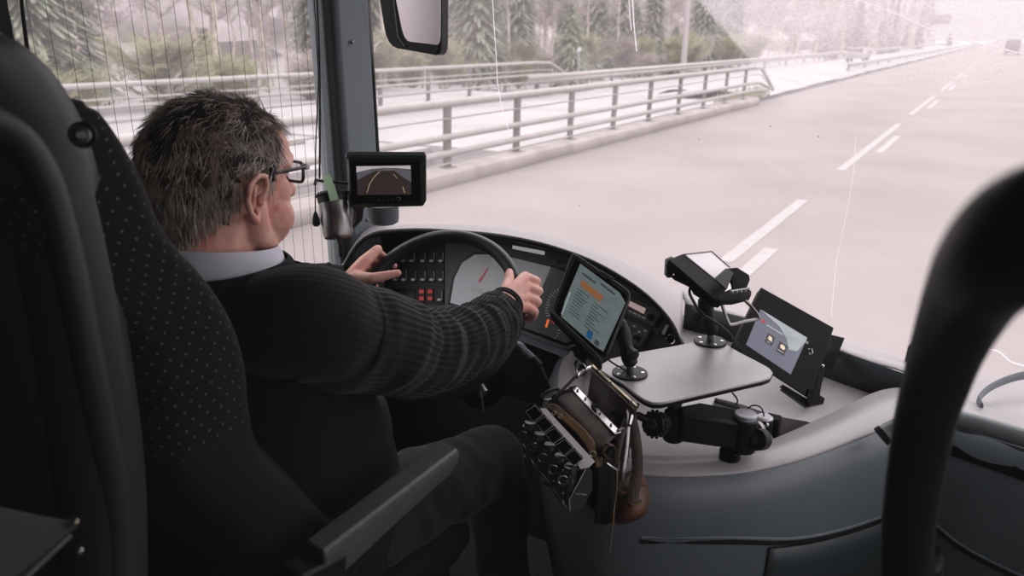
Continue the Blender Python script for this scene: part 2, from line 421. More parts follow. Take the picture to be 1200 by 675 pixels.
# painted lane dashes
for i, (a, b) in enumerate([(8.7, 12.95), (16.4, 26.6), (30, 41), (45, 55), (59, 70), (75, 86), (91, 102), (108, 122), (130, 150)]):
    o = MB().box((-2.4, (a + b) / 2, .005), (.17, b - a, .006)).build('lane_dash', 'lane', smooth=False)
    tag(o, ['nearest long white lane dash on the road', 'second long white lane dash, beyond the nearest one'][i] if i < 2 else 'distant long white lane dash towards the horizon', 'road marking', 'long dashes of the lane line')
for i, (a, b) in enumerate([(6.2, 9.6), (19.5, 23.2), (33, 38), (46, 51), (62, 66), (78, 83)]):
    o = MB().box((-2.08, (a + b) / 2, .005), (.17, b - a, .006)).build('lane_dash', 'lane', smooth=False)
    tag(o, ['nearest short white dash beside the long dashes', 'second short white dash beside the long dashes'][i] if i < 2 else 'distant short white dash beside the long dashes', 'road marking', 'short dashes of the lane line')

# ------------------------------------------------------------------ trees
def tmat(name, c, c2): return mat(name, c, .95, c2=c2, nscale=1.6, spec=.1)  # misty and far variants are paler: distance haze put into the colour
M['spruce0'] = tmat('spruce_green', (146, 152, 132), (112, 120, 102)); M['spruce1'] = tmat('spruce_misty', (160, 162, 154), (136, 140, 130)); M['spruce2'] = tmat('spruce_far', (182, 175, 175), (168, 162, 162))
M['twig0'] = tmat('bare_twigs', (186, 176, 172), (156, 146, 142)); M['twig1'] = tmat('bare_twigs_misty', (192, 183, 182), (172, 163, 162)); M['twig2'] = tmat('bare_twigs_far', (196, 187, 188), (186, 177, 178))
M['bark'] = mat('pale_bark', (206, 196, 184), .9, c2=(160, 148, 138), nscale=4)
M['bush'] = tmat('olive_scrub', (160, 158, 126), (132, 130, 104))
def spruce_mesh(seed, H, W):
    rnd = random.Random(seed); mb = MB()
    n = int(H * 34)
    for i in range(n):
        f = (i + rnd.random()) / n; z = H * (.06 + .94 * f); L = W * (1 - f) ** .8 * (.6 + .6 * rnd.random()) + .12
        for j in range(3):
            a = rnd.random() * 2 * PI; d = V((math.cos(a), math.sin(a), 0)); sd = V((-d.y, d.x, 0))
            p0 = V((0, 0, z)); p1 = d * L * .55 + V((0, 0, z - L * .10)); p2 = d * L + V((0, 0, z - L * .35))
            wd = L * .06 + .03
            mb.add([p0, p1 + sd * wd, p2 + sd * wd * .3, p2 - sd * wd * .3, p1 - sd * wd], [(0, 1, 4), (1, 2, 3, 4)])
            for q in range(4):
                c = p1.lerp(p2, rnd.random()) + sd * wd * (rnd.random() - .5) * 2
                mb.add([c, c + V((.03, 0, -.14 - .12 * rnd.random())), c + V((-.03, .02, -.04)) + d * .08], [(0, 1, 2)])
    return mb
def bare_mesh(seed, H, W, dens=1.0):
    rnd = random.Random(seed); mb = MB(); br = []
    n = int(26 * dens)
    for i in range(n):
        f = .3 + .7 * (i + rnd.random()) / n; z = H * f; L = W * (1.15 - f) * (.5 + .6 * rnd.random()); a = rnd.random() * 2 * PI
        d = V((math.cos(a), math.sin(a), .9)).normalized()
        p = V((0, 0, z * .92)); pts = [p]
        for k in range(4):
            d = (d + V((rnd.uniform(-.25, .25), rnd.uniform(-.25, .25), rnd.uniform(-.1, .2)))).normalized(); pts.append(pts[-1] + d * L / 4)
        mb.tube(pts, [.035 * (1 - k / 5) + .01 for k in range(5)], 3)
        for k in range(1, 5):
            for q in range(int(9 * dens)):
                dd = (d + V((rnd.uniform(-1, 1), rnd.uniform(-1, 1), rnd.uniform(-.5, .8)))).normalized(); l = L * .16 + rnd.random() * .6
                c = pts[k - 1].lerp(pts[k], rnd.random()); sd = dd.orthogonal().normalized() * .018
                e_ = c + dd * l
                mb.add([c - sd, c + sd, e_ + V((0, 0, -.1))], [(0, 1, 2)])
                for z2 in range(3):
                    c2 = c.lerp(e_, rnd.random()); d3 = (dd + V((rnd.uniform(-1, 1), rnd.uniform(-1, 1), rnd.uniform(-.8, .8)))).normalized()
                    s3 = d3.orthogonal().normalized() * .014
                    mb.add([c2 - s3, c2 + s3, c2 + d3 * (.25 + .4 * rnd.random())], [(0, 1, 2)])
    return mb
def trunk_mesh(H, r, seed):
    rnd = random.Random(seed); pts = [V((0, 0, 0))]
    for k in range(8): pts.append(V((rnd.uniform(-.12, .12), rnd.uniform(-.12, .12), H * (k + 1) / 8)))
    return MB().tube(pts, [r * (1 - k / 9.5) for k in range(9)], 7)
protos = []
def proto(kind, seed):
    if kind == 'spruce': H = 15 + seed % 3 * 2; cm = spruce_mesh(seed, H, 2.3); tm = trunk_mesh(H * .96, .16, seed)
    elif kind == 'small': H = 6; cm = spruce_mesh(seed, H, 1.9); tm = trunk_mesh(H * .9, .08, seed)
    elif kind == 'bare': H = 15 + seed % 3; cm = bare_mesh(seed, H, 4.2, 1.25); tm = trunk_mesh(H * .9, .12, seed)
    else:
        H = 2.4; cm = bare_mesh(seed, H, 3.2, 1.3); tm = trunk_mesh(H * .8, .04, seed)
    a = cm.build('c', 'bark', smooth=False, normals=False); b = tm.build('t', 'bark')
    r_ = (a.data, ORG[a.as_pointer()].copy(), b.data, ORG[b.as_pointer()].copy())
    bpy.data.objects.remove(a); bpy.data.objects.remove(b)
    return r_
P_ = {k: [proto(k, sd) for sd in sds] for k, sds in {'spruce': (1, 2, 3), 'small': (11, 12), 'bare': (21, 22, 23), 'bush': (31, 32)}.items()}
meshes = {}
def tree(kind, x, y, z, sc, mk, label, cat='tree', group=None):
    i = random.randrange(len(P_[kind])); cme, co, tme, to = P_[kind][i]
    key = (kind, i, mk)
    if key not in meshes:
        c = cme.copy(); c.materials.clear(); c.materials.append(M[mk]); meshes[key] = c
    t = empty({'spruce': 'spruce_tree', 'small': 'young_spruce', 'bare': 'bare_birch', 'bush': 'scrub_bush'}[kind], (x, y, z), label, cat, group)
    t.rotation_euler = (0, 0, random.random() * 6.28); t.scale = (sc, sc, sc * random.uniform(.9, 1.15))
    a = bpy.data.objects.new('crown' if kind != 'bush' else 'twigs', meshes[key]); b = bpy.data.objects.new('trunk' if kind != 'bush' else 'stem', tme)
    for o, of in ((a, co), (b, to)):
        col.objects.link(o); o.parent = t; o.location = of
    return t
rt = random.Random(5)
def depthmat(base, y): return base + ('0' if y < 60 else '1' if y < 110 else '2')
y = 2.0
while y < 330:
    st = 3.2 if y < 90 else 7 if y < 200 else 12
    for row, xr in enumerate((-30, -37, -46, -58)):
        if y > 120 and row > 2: continue
        if y > 90: xr += 4
        xx = xr + rt.uniform(-3, 3); yy = y + rt.uniform(-1.5, 1.5) + row * 1.2
        if yy > 150: xx = -22 - row * 10 + rt.uniform(-2, 2)
        k = rt.random()
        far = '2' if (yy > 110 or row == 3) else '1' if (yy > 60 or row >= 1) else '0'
        side = yy < 32
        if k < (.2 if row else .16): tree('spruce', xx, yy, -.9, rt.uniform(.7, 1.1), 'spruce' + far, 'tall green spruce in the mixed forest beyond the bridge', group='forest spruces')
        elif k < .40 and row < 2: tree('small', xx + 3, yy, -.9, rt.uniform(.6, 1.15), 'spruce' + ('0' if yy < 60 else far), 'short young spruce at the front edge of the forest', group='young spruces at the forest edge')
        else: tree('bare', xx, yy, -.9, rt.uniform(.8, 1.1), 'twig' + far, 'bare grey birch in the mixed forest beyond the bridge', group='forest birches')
    if y < 100: tree('bush', -26 + rt.uniform(-1.5, 2), y, -.9, rt.uniform(.7, 1.3), 'bush' if rt.random() < .6 else 'twig0', 'low leafless scrub bush at the foot of the forest', 'bush', 'scrub bushes')
    y += st
mb = MB(); rows = []
for i in range(150):
    y_ = -60 + i * 5; rr_ = []
    for k in range(14):
        hgt = (20 + 5 * noise.noise(V((y_ * .15, 0, 3))) + 2.5 * noise.noise(V((y_ * .9, 1, 3)))) * (1 if y_ < 250 else max(.35, 1 - (y_ - 250) / 500))
        z_ = -1 + hgt * k / 13; rr_.append(V((-76 - 5 * noise.noise(V((y_ * .25, z_ * .3, 7))) - k * .3 + (y_ > 150) * min((y_ - 150) * .2, 30), y_, z_)))
    rows.append(rr_)
mb.grid(rows)
M['mist'] = mat('misty_forest', (186, 177, 178), 1, c2=(166, 160, 158), nscale=.5, spec=0)  # mist is painted in as a pale colour
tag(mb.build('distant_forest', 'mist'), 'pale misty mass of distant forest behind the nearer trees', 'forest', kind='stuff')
# grass tuft at the end of the near parapet
mb = MB()
for i in range(260):
    c = V((-9.1 + rt.uniform(-.45, .45), 33.5 + rt.uniform(-2.6, 2.8), .05)); d = V((rt.uniform(-.12, .12), rt.uniform(-.12, .12), rt.uniform(.2, .55)))
    mb.add([c - V((.03, 0, 0)), c + V((.03, 0, 0)), c + d], [(0, 1, 2)])
tag(mb.build('dry_grass', 'bush', smooth=False, normals=False), 'dry brown grass tuft at the sloping end of the near parapet', 'grass', kind='stuff')

# lamp posts, sign, distant poles
def lamp(x, y, h, label, m='alu', r=.12):
    t = empty('street_lamp', (x, y, -.5), label, 'street lamp')
    MB().tube([V((x, y, -.5)), V((x, y, h * .5)), V((x, y, h))], [r, r * .85, r * .6], 12).build('pole', m, t)
    MB().tube(cr([V((x, y, h)), V((x + .4, y, h + .6)), V((x + 1.8, y, h + .9))], 5), r * .5, 8).build('arm', m, t)
    MB().box((x + 2.2, y, h + .92), (.9, .3, .14)).build('lamp_head', m, t, bevel=.03)
M['lamppole'] = mat('lamp_pole_grey', (168, 160, 160), .7, noise_amt=.06)
M['lampfar'] = mat('lamp_pole_far', (120, 112, 112), .8, noise_amt=.06)
M['board'] = mat('signboard_grey', (150, 144, 146), .8, noise_amt=.05)
lamp(-18.3, 52, 10, 'pale street lamp post behind the parapets, nearest of the lamp posts', 'lamppole', .2)
lamp(-20, 138, 11, 'dark misty lamp post beyond the parapet end, left of the other distant one', 'lampfar', .3)
lamp(-20, 184, 11, 'dark misty lamp post farthest along the road', 'lampfar', .36)
p = atX(678, 80, -18.3)
t = empty('road_sign', (p.x, p.y, 0), 'small round white road sign on a thin post behind the parapet', 'road sign')
MB().cyl((p.x, p.y, -.2), (p.x, p.y, 2.0), .03).build('post', 'lamppole', t)
MB().cyl((p.x, p.y - .02, 1.95), (p.x, p.y + .02, 1.95), .12).build('sign_disc', 'white', t)
t = empty('overhead_gantry', (-16, 300, 0), 'faint sign gantry over the road in the far mist', 'gantry')
for x in (-34, -9): MB().cyl((x, 300, 0), (x, 300, 8), .3).build('post', 'twig2', t)
MB().box((-21.5, 300, 8), (25.6, .6, .8)).build('beam', 'twig2', t)
MB().box((-20, 299.6, 8.4), (7, .3, 3)).build('signboard', 'board', t)
# snow-covered car on the far verge and the van ahead
def vehicle(name, c, sz, label, cat, cm, van):
    t = empty(name, c, label, cat); x, y, z = c; w_, l_, h_ = sz
    if van: prof = [(-.5, .16), (-.5, .95), (-.44, 1), (.25, 1), (.38, .62), (.5, .5), (.5, .16)]
    else: prof = [(-.5, .25), (-.5, .6), (-.36, .66), (-.25, 1), (.12, 1), (.26, .64), (.5, .56), (.5, .25)]
    MB().prism([V((x - w_ / 2, y + a * l_, z + b * h_)) for a, b in prof], (w_, 0, 0)).build('body', cm, t, bevel=.08, seg=3)
    MB().box((x, y - l_ / 2 - .01, z + h_ * (.72 if van else .8)), (w_ * .82, .04, h_ * .28)).build('rear_window', 'lampfar', t)
    for sx in (-1, 1):
        for sy in (-.3, .3):
            MB().cyl((x + sx * w_ / 2, y + sy * l_, z + .34), (x + sx * (w_ / 2 - .22), y + sy * l_, z + .34), .34).build('wheel', 'lampfar', t)
        MB().box((x + sx * w_ * .42, y - l_ / 2 - .02, z + h_ * .42), (.14, .04, .25)).build('tail_light', 'twig1', t)
M['vanpaint'] = mat('van_grey', (96, 90, 92), .6, noise_amt=.05)
vehicle('van', (1.0, 152, 0), (2.0, 5.2, 2.35), 'small grey van far ahead on the road near the horizon', 'van', 'vanpaint', True)
vehicle('car', (-13.2, 92, .1), (1.8, 4.3, 1.5), 'pale snow-dusted car on the opposite carriageway beyond the verge', 'car', 'snow', False)

# ================================================================== THE BUS SHELL
def box2(name, a, b, m, bevel=0):
    a, b = V(a), V(b); return struct(MB().box((a + b) / 2, b - a).build(name, m, bevel=bevel, smooth=False))
box2('floor', (-1.75, -3, .95), (1.05, 2.2, 1.0), 'floor')
box2('ceiling', (-1.75, -3, 3.25), (1.05, 1.95, 3.35), 'ceil')
box2('wall_back', (-1.75, -3.1, 1.0), (1.05, -3, 3.25), 'wall')
box2('wall_left', (-1.68, -3, 1.0), (-1.6, 1.66, 1.79), 'wall')
box2('trim_1', (-1.68, -3, 3.02), (-1.6, 1.66, 3.25), 'wall')
box2('trim_2', (-1.68, -3, 1.79), (-1.6, atX(8, 0, -1.6).y, 3.02), 'wall')
box2('wall_right', (.97, -3, 1.0), (1.05, 1.9, 1.9), 'wall')
box2('trim_3', (.97, -3, 2.95), (1.05, 1.9, 3.25), 'wall')
box2('trim_4', (.97, -3, 1.9), (1.05, -.3, 2.95), 'wall')
box2('trim_8', (-1.68, 1.66, 1.0), (-1.6, 1.8, 1.79), 'wall')
box2('trim_5', (-1.6, 1.8, 1.0), (.97, 2.12, 1.45), 'wall')
box2('trim_6', (.97, .55, 1.9), (1.05, .68, 2.95), 'pillar')
y0, y1 = atX(8, 0, -1.6).y, 1.64
sw = struct(MB().add([(-1.63, y0, 1.79), (-1.63, y1, 1.79), (-1.63, y1, 3.02), (-1.63, y0, 3.02)], [(0, 1, 2, 3)]).build('window_2', M['pane'], smooth=False))
mb = MB()
for i in range(23):
    y = y0 + .012 + i * (y1 - y0) / 23
    mb.tube([(-1.626, y, 1.8), (-1.626, y, 3.02)], .0005, 4)
mb.build('heating_wires', 'seal', sw)
rw = struct(MB().add([(1.01, -.3, 1.9), (1.01, 1.9, 1.9), (1.01, 1.9, 2.95), (1.01, -.3, 2.95)], [(0, 1, 2, 3)]).build('window_3', M['pane'], smooth=False))

# A-pillar between side window and windscreen
pl0, pl1 = 1.632, 1.755
mb = MB()
mb.prism([V((-1.6, pl0, 1.75)), V((-1.565, pl0 + .02, 1.75)), V((-1.545, pl1, 1.75)), V((-1.66, pl1, 1.75)), V((-1.66, pl0, 1.75))], (0, -.01, 1.6))
ap = struct(mb.build('trim_7', 'pillar', bevel=.006))
ap2 = MB()
for z, yy in ((1.98, .07), (2.49, .05)): ap2.ball((-1.553, pl0 + yy, z), .0055)
ap2.build('rivet', 'steel', ap)
MB().tube([(-1.59, pl0 - .004, 1.78), (-1.59, pl0 - .008, 3.25)], .011, 8).build('seal', 'seal', ap)
MB().tube([(-1.55, pl1 + .008, 1.76), (-1.55, pl1 - .004, 3.25)], .006, 8).build('seal', 'seal', ap)
for (a, b) in (((392, 10), (404, 120)), ((396, 180), (410, 290))): pass
MB().tube([(-1.579, pl0 + .022, 1.78), (-1.579, pl0 + .016, 3.25)], .003, 6).build('groove', 'seal', ap)

# windscreen
plan = cr([(-1.565, 1.78, 0), (-1.42, 1.95, 0), (-1.1, 2.075, 0), (-.6, 2.15, 0), (0, 2.185, 0), (.5, 2.14, 0), (.88, 1.98, 0), (1.0, 1.84, 0)], 6)
def wpt(p, z):
    k = (z - 1.7) / 1.5
    return V((p.x * (1 - .0 * k), p.y - .16 * k * k - .03 * k, z))
rows = [[wpt(p, 1.66 + 1.62 * j / 12) for p in plan] for j in range(13)]
wsm = MB().grid(rows)
lo = V([min(p[i] for p in wsm.v) for i in range(3)]); hi = V([max(p[i] for p in wsm.v) for i in range(3)])
wbase = V(((lo.x + hi.x) / 2, (lo.y + hi.y) / 2, lo.z))
a, b = atY(820, 0, 2.08) - wbase, atY(870, 60, 2.1) - wbase
M['screen'] = glass('windscreen_glass', .15, patch=((a.x, a.z), (b.x, b.z), .36))
ws = struct(wsm.build('window_1', M['screen'], normals=False))
def onglass(x, y, back=.004):
    best = None
    for Y in [1.7 + .005 * i for i in range(100)]:
        p = atY(x, y, Y)
        for q0, q1 in zip(plan, plan[1:]):
            if q0.x <= p.x <= q1.x:
                t = (p.x - q0.x) / (q1.x - q0.x); g = wpt(q0.lerp(q1, t), p.z).y
                if best is None or abs(g - Y) < best[0]: best = (abs(g - Y), p)
    p = best[1] if best else atY(x, y, 2.0)
    return EYE + (p - EYE) * (1 - back / 2)
M['streak'] = mat('streak_and_reflection', (226, 218, 222), .9, noise_amt=.05, emit=(240, 228, 232), es=.8)  # glow added so the streaks stay pale against the bright view
for pts, rad in [([(577, -6), (579, 30), (582, 75), (583, 95), (588, 125), (596, 153)], .0010), ([(737, -4), (738, 18), (740, 36)], .0012), ([(741, -4), (743, 30), (746, 60)], .0015),
                 ([(1003, 160), (999, 210), (990, 260), (980, 310), (974, 372)], .0005), ([(1000, -2), (1040, 12), (1100, 38), (1150, 52), (1205, 64)], .0016),  # the long curve at upper right is a reflection, drawn like a streak
                 ([(1150, 408), (1170, 412), (1185, 424), (1205, 430)], .0014)]:
    MB().tube(cr([onglass(*q) for q in pts], 4), rad, 5).build('streak_and_reflection', 'streak', ws)
for q in ((596, 203), (819, 163), (903, 148), (679, 241), (959, 160)):
    MB().ball(onglass(*q), .0016, 1).build('dirt_speck', 'seal', ws)

# ================================================================== DASHBOARD
dash = empty('dashboard', (-.7, 1.9, 1.5), 'large grey moulded bus dashboard with curved instrument hood and side console', 'dashboard')
far = [(398, 312, 1.66), (425, 271, 1.76), (470, 267, 1.86), (520, 265, 1.93), (600, 270, 2.02), (650, 281, 2.07), (700, 296, 2.10), (750, 316, 2.12), (800, 341, 2.14)]
hed = [(398, 320, 1.60), (428, 279, 1.64), (475, 270, 1.66), (545, 272.5, 1.68), (600, 279, 1.68), (650, 291, 1.68), (700, 310, 1.68), (750, 341, 1.68), (783, 374, 1.69), (797, 402, 1.70)]
far.insert(8, (778, 330, 2.13)); FAR = cr([atY(*q) for q in far], 5); HED = cr([atY(*q) for q in hed], 5)
PAN = Plane((-1.0, 1.775, 1.85), (-.05, -.9, .40))
def inner(p):    # the same sight line on the instrument plane, i.e. the inside wall of the hood
    d = p - EYE; t = (PAN.p - EYE).dot(PAN.n) / d.dot(PAN.n); return EYE + d * t
rows = [[p + V((0, .06, -.05)) for p in FAR], FAR]
for k in (.25, .5, .75, .93):
    rows.append([a.lerp(b, k) + V((0, 0, .012 * math.sin(PI * k))) for a, b in zip(FAR, HED)])
rows.append([p + V((0, .004, .003)) for p in HED])
MB().grid(rows).build('hood', 'dashlit', dash, solid=.004)
MB().grid([[p + V((0, -.004, -.003)) for p in HED], [inner(p + V((0, .01, -.012))) for p in HED]]).build('hood_rim', 'black', dash, solid=.003)
MB().tube(HED, .006, 8).build('hood_edge', 'black', dash)

# console top, rim, desk with a sunken tray, and front
rimf = [(800, 341, 2.14), (885, 366, 2.165), (940, 383, 2.17), (1000, 402, 2.18), (1050, 416, 2.18), (1100, 428, 2.18), (1200, 447, 2.16)]
FARC = [atY(*q) for q in rimf] + [V((.5, 2.13, 1.735)), V((.95, 1.9, 1.73))]
rimn = [(803, 356, 1.77), (890, 377, 1.775), (935, 393, 1.775), (975, 408, 1.775), (1020, 424, 1.772), (1066, 440, 1.765)]
RIM = [atZ(*q) for q in rimn]
edge = [(672, 408, 1.7), (661, 440, 1.7), (664, 490, 1.7), (700, 535, 1.7), (755, 550, 1.7), (850, 549, 1.7), (920, 536, 1.705), (980, 516, 1.71), (1035, 494, 1.72), (1078, 476, 1.735), (1130, 491, 1.735), (1200, 513, 1.735)]
EDG = cr([atZ(*q) for q in edge] + [V((.5, 1.66, 1.735)), V((.95, 1.6, 1.735))], 6)
# right part of the top: from the windscreen to the rim and the passenger-side edge
topR_far = [FARC[0], FARC[1], FARC[2], FARC[3], FARC[4], FARC[5], FARC[5].lerp(FARC[6], .5), FARC[6], FARC[7], FARC[8]]
topR_near = RIM[:6] + [EDG[9 * 6], EDG[11 * 6], EDG[12 * 6], EDG[13 * 6]]
TF, TN = cr(topR_far, 5), cr(topR_near, 5)
MB().grid([[p + V((0, .05, -.04)) for p in TF], TF, [a.lerp(b, .5) for a, b in zip(TF, TN)], TN]).build('console_top', 'dashlit', dash, solid=.004)
RW = cr(RIM, 6)
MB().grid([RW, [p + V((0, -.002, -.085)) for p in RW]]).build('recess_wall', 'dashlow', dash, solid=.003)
# desk
outer = [(672, 408), (740, 395), (800, 366), (890, 387), (935, 404), (975, 420), (1020, 438), (1052, 456), (1046, 470), (1010, 489), (960, 508), (915, 523), (850, 535), (760, 537), (705, 524), (674, 488), (670, 440)]
hole = [(838, 466), (870, 474), (906, 487), (946, 494), (956, 497), (959, 501), (953, 507), (930, 516), (905, 521), (880, 518), (850, 503), (832, 480)]
def holed(outer, hole, z, name, m, parent, depth):
    bm = bmesh.new()
    def loop(pts):
        vs = [bm.verts.new(atZ(x, y, z)) for x, y in pts]
        return vs, [bm.edges.new((vs[i], vs[(i + 1) % len(vs)])) for i in range(len(vs))]
    v1, e1 = loop(outer); v2, e2 = loop(hole)
    bmesh.ops.triangle_fill(bm, use_beauty=True, edges=e1 + e2)
    bm.verts.index_update()
    mb = MB(); mb.add([v.co.copy() for v in bm.verts], [tuple(v.index for v in f.verts) for f in bm.faces])
    h = [atZ(x, y, z) for x, y in hole]; mb.grid([[*h, h[0]], [p + V((0, 0, -depth)) for p in [*h, h[0]]]])
    fl = [p + V((0, 0, -depth)) for p in h]; mb.add(fl, [tuple(range(len(fl)))])
    bm.free(); o = mb.build(name, m, parent, normals=False); return o
holed(outer, hole, 1.695, 'desk', 'dashlit', dash, .05)
def outward(i):
    a, b = EDG[max(i - 1, 0)], EDG[min(i + 1, len(EDG) - 1)]; t = (b - a); t.z = 0; t.normalize()
    n = V((t.y, -t.x, 0)); return n
OUT = [outward(i) for i in range(len(EDG))]
for _ in range(6): OUT = [((OUT[max(i - 1, 0)] + OUT[i] * 2 + OUT[min(i + 1, len(EDG) - 1)]).normalized()) for i in range(len(EDG))]
PROF = [(-.035, .001), (-.012, .002), (.002, -.001), (.018, -.008), (.032, -.022), (.044, -.048), (.052, -.09), (.056, -.14), (.055, -.2), (.046, -.28), (.02, -.42), (-.03, -.72)]
def S(i, dz, extra=0.0):
    """point on the console's front skin at edge station i (float), dz below the edge"""
    i0 = int(min(max(i, 0), len(EDG) - 2)); f = i - i0
    e = EDG[i0].lerp(EDG[i0 + 1], f); o = OUT[i0].lerp(OUT[i0 + 1], f)
    for (a, za), (b, zb) in zip(PROF[2:], PROF[3:]):
        if zb <= dz <= za or zb == PROF[-1][1]:
            t = (za - dz) / (za - zb); k = a + (b - a) * t; break
    return e + o * (k + extra) + V((0, 0, dz))
mb = MB().grid([[EDG[i] + OUT[i] * o + V((0, 0, z)) for i in range(len(EDG))] for o, z in PROF])
mb.build('console_front', 'dash', dash, solid=.004, angle=80)
RIMP = [(-.045, .004), (-.012, .006), (.003, .003), (.011, -.001), (.016, -.005)]
MB().grid([[EDG[i] + OUT[i] * (o if o > 0 else o * (1 + .9 * min(1, max(0, (i - 30) / 18)))) + V((0, 0, z)) for i in range(len(EDG))] for o, z in RIMP]).build('console_rim', 'dashlit', dash, solid=.003, angle=80)  # pale band: light on the rolled edge put into the colour
n6 = 6.0
seam = [(4 * n6, -.115), (5 * n6, -.118), (6 * n6, -.15), (7 * n6, -.175), (8 * n6, -.19), (9 * n6, -.215), (10 * n6, -.235), (11 * n6, -.27), (12 * n6, -.30), (13 * n6 - .5, -.33)]
MB().tube(cr([S(i, z, .003) for i, z in seam], 5), .0035, 8).build('seam_bead', 'dash', dash)
MB().tube(cr([S(i, z - .010, .002) for i, z in seam], 5), .0045, 8).build('seam_groove', 'blackm', dash)
rows = []
for j in range(8):
    row = []
    for k in range(22):
        i = 5.55 * n6 + (9.3 * n6 - 5.55 * n6) * k / 21
        top = -.155 - .06 * k / 21 - .012 * math.sin(PI * k / 21); row.append(S(i, top - (.36 + .06 * k / 21) * j / 7, .004))
    rows.append(row)
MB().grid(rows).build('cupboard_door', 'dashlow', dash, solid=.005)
MB().tube([rows[j][0] for j in range(7, -1, -1)] + rows[0], .0022, 6).build('door_gap', 'blackm', dash)
# lower dark kick panel behind the pedals
MB().grid([[atY(440, 362, 1.72), atY(525, 364, 1.72), atY(620, 400, 1.72), atY(672, 420, 1.70)], [V((-1.5, 1.85, 1.4)), V((-1.25, 1.85, 1.4)), V((-1.0, 1.85, 1.4)), V((-.7, 1.8, 1.4))], [V((-1.5, 1.9, 1.0)), V((-1.25, 1.9, 1.0)), V((-1.0, 1.9, 1.0)), V((-.7, 1.9, 1.0))]]).build('kick_panel', 'blackm', dash, solid=.01)
# moulded arc and slot on the passenger side
MB().tube(cr([atZ(x, y, 1.742) for x, y in [(1150, 477), (1147, 468), (1158, 456), (1178, 446), (1205, 439), (1260, 434)]], 6), .011, 8, ry=.004, up=(0, 0, 1)).build('moulded_arc', 'dash', dash)
MB().grid([[S(i, -.012, .003) for i in (57, 60, 66, 72)], [S(i, -.065, .006) for i in (57, 60, 66, 72)]]).build('slot_shade', 'blackm', dash, solid=.004)  # black strip painted for the shaded recess under the handle

M['bar'] = mat('grey_bar', (120, 126, 128), .35, noise_amt=.08)
M['blackn'] = mat('flat_black', (22, 22, 23), .5, spec=.07, noise_amt=.15)
# grab handle along the passenger-side edge
t = empty('grab_bar', atZ(1100, 495, 1.72), 'thick grey tubular handle along the passenger-side edge of the dashboard', 'handle')
hp = [atZ(1032, 512, 1.68), atZ(1047, 502, 1.70), atZ(1075, 490, 1.735), atZ(1105, 489, 1.75), atZ(1135, 494, 1.755), atZ(1200, 513, 1.755), V((.5, 1.6, 1.75)), V((.85, 1.58, 1.74))]
hp = [EYE + (p - EYE) * .94 for p in hp]
MB().tube(cr(hp, 6), .0175, 16).build('tube', 'bar', t)
MB().tube([hp[0], hp[0].lerp(hp[1], .35)], .0205, 16).build('end_collar', 'blackm', t)

# ---- instrument panel
ip = empty('instrument_panel', PAN.p, 'dark instrument panel with switches, dials and radios behind the steering wheel', 'instrument panel')
outl = [(396, 330), (414, 290), (440, 273), (480, 266), (545, 269), (600, 276), (650, 288), (700, 306), (750, 338), (787, 372), (802, 402), (800, 414), (760, 440), (700, 436), (663, 418), (600, 396), (560, 376), (525, 366), (440, 366), (400, 366)]
MB().prism([PAN.at(*q, -.03) for q in outl], PAN.n * .03).build('backplate', 'panel', ip)
flat('switch_field', [(446, 285), (521, 285), (521, 357), (446, 357)], PAN, .003, 'black', ip, .0005, bevel=.001)
flat('cluster_frame', [(522, 284), (560, 284), (592, 288), (650, 303), (700, 324), (722, 345), (700, 380), (690, 400), (664, 410), (613, 392), (522, 358)], PAN, .004, 'panelg', ip, .0005, bevel=.001)
flat('dial_surround', [(525, 357), (531, 324), (540, 306), (556, 296), (578, 296), (602, 300), (660, 314), (700, 330), (712, 348), (690, 394), (664, 406), (616, 388), (560, 366)], PAN, .002, 'blackg', ip, .005)
flat('dial_cover', [(528, 355), (533, 326), (542, 308), (557, 298.5), (577, 298.5), (601, 302), (646, 313), (640, 328), (628, 350), (612, 380), (560, 363)], PAN, .002, 'cover', ip, .0065)
flat('dial_cover', [(646, 313), (698, 331), (709, 348), (688, 390), (664, 402), (614, 384), (630, 350)], PAN, .002, 'coverd', ip, .0065)
def ticks(cx, cy, r, a0, a1, n, name, L=3.2, w=.9, m='white', every=4):
    mb = MB()
    for i in range(n):
        a = math.radians(a0 + (a1 - a0) * i / (n - 1)); d = (math.cos(a), -math.sin(a)); l = L * (1.6 if i % every == 0 else 1)
        q = (-d[1], d[0]); P = []
        for s1, s2 in ((0, -1), (0, 1), (1, 1), (1, -1)):
            P.append(PAN.at(cx + d[0] * (r - l * s1) + q[0] * w * .5 * s2, cy + d[1] * (r - l * s1) + q[1] * w * .5 * s2, .0088))
        mb.prism(P, PAN.n * .0004)
    mb.build(name, m, ip, smooth=False)
ticks(562, 330, 25, 215, -30, 29, 'dial_ticks', w=.5, L=2)
ticks(668, 363, 29, 195, 75, 19, 'dial_ticks', w=.8)
ticks(640, 384, 17, 40, -50, 8, 'dial_ticks', w=.7, L=2)
flat('dial_needle', [(560.5, 330), (562, 330.8), (572.3, 314), (571.7, 313.5)], PAN, .001, 'red', ip, .0095)
flat('trip_display', [(553, 336), (565, 339), (564, 344), (552, 341)], PAN, .001, 'white', ip, .0088)
flat('warning_lamp', [(620, 358), (625, 360), (622, 367), (617, 365)], PAN, .001, 'green', ip, .009)
flat('warning_lamp', [(641.5, 374), (644, 375), (641, 384), (639, 383)], PAN, .001, 'orange', ip, .009)
flat('warning_lamp', [(646, 374.5), (648, 374), (651, 378.5), (648.5, 380)], PAN, .001, 'red', ip, .009)
flat('label_strip', [(601, 287.5), (638.5, 294.5), (638, 299), (600.5, 291.5)], PAN, .001, 'paper', ip, .004)
flat('button', [(653, 305), (657, 306), (656, 310), (652, 309)], PAN, .003, 'black', ip, .004)
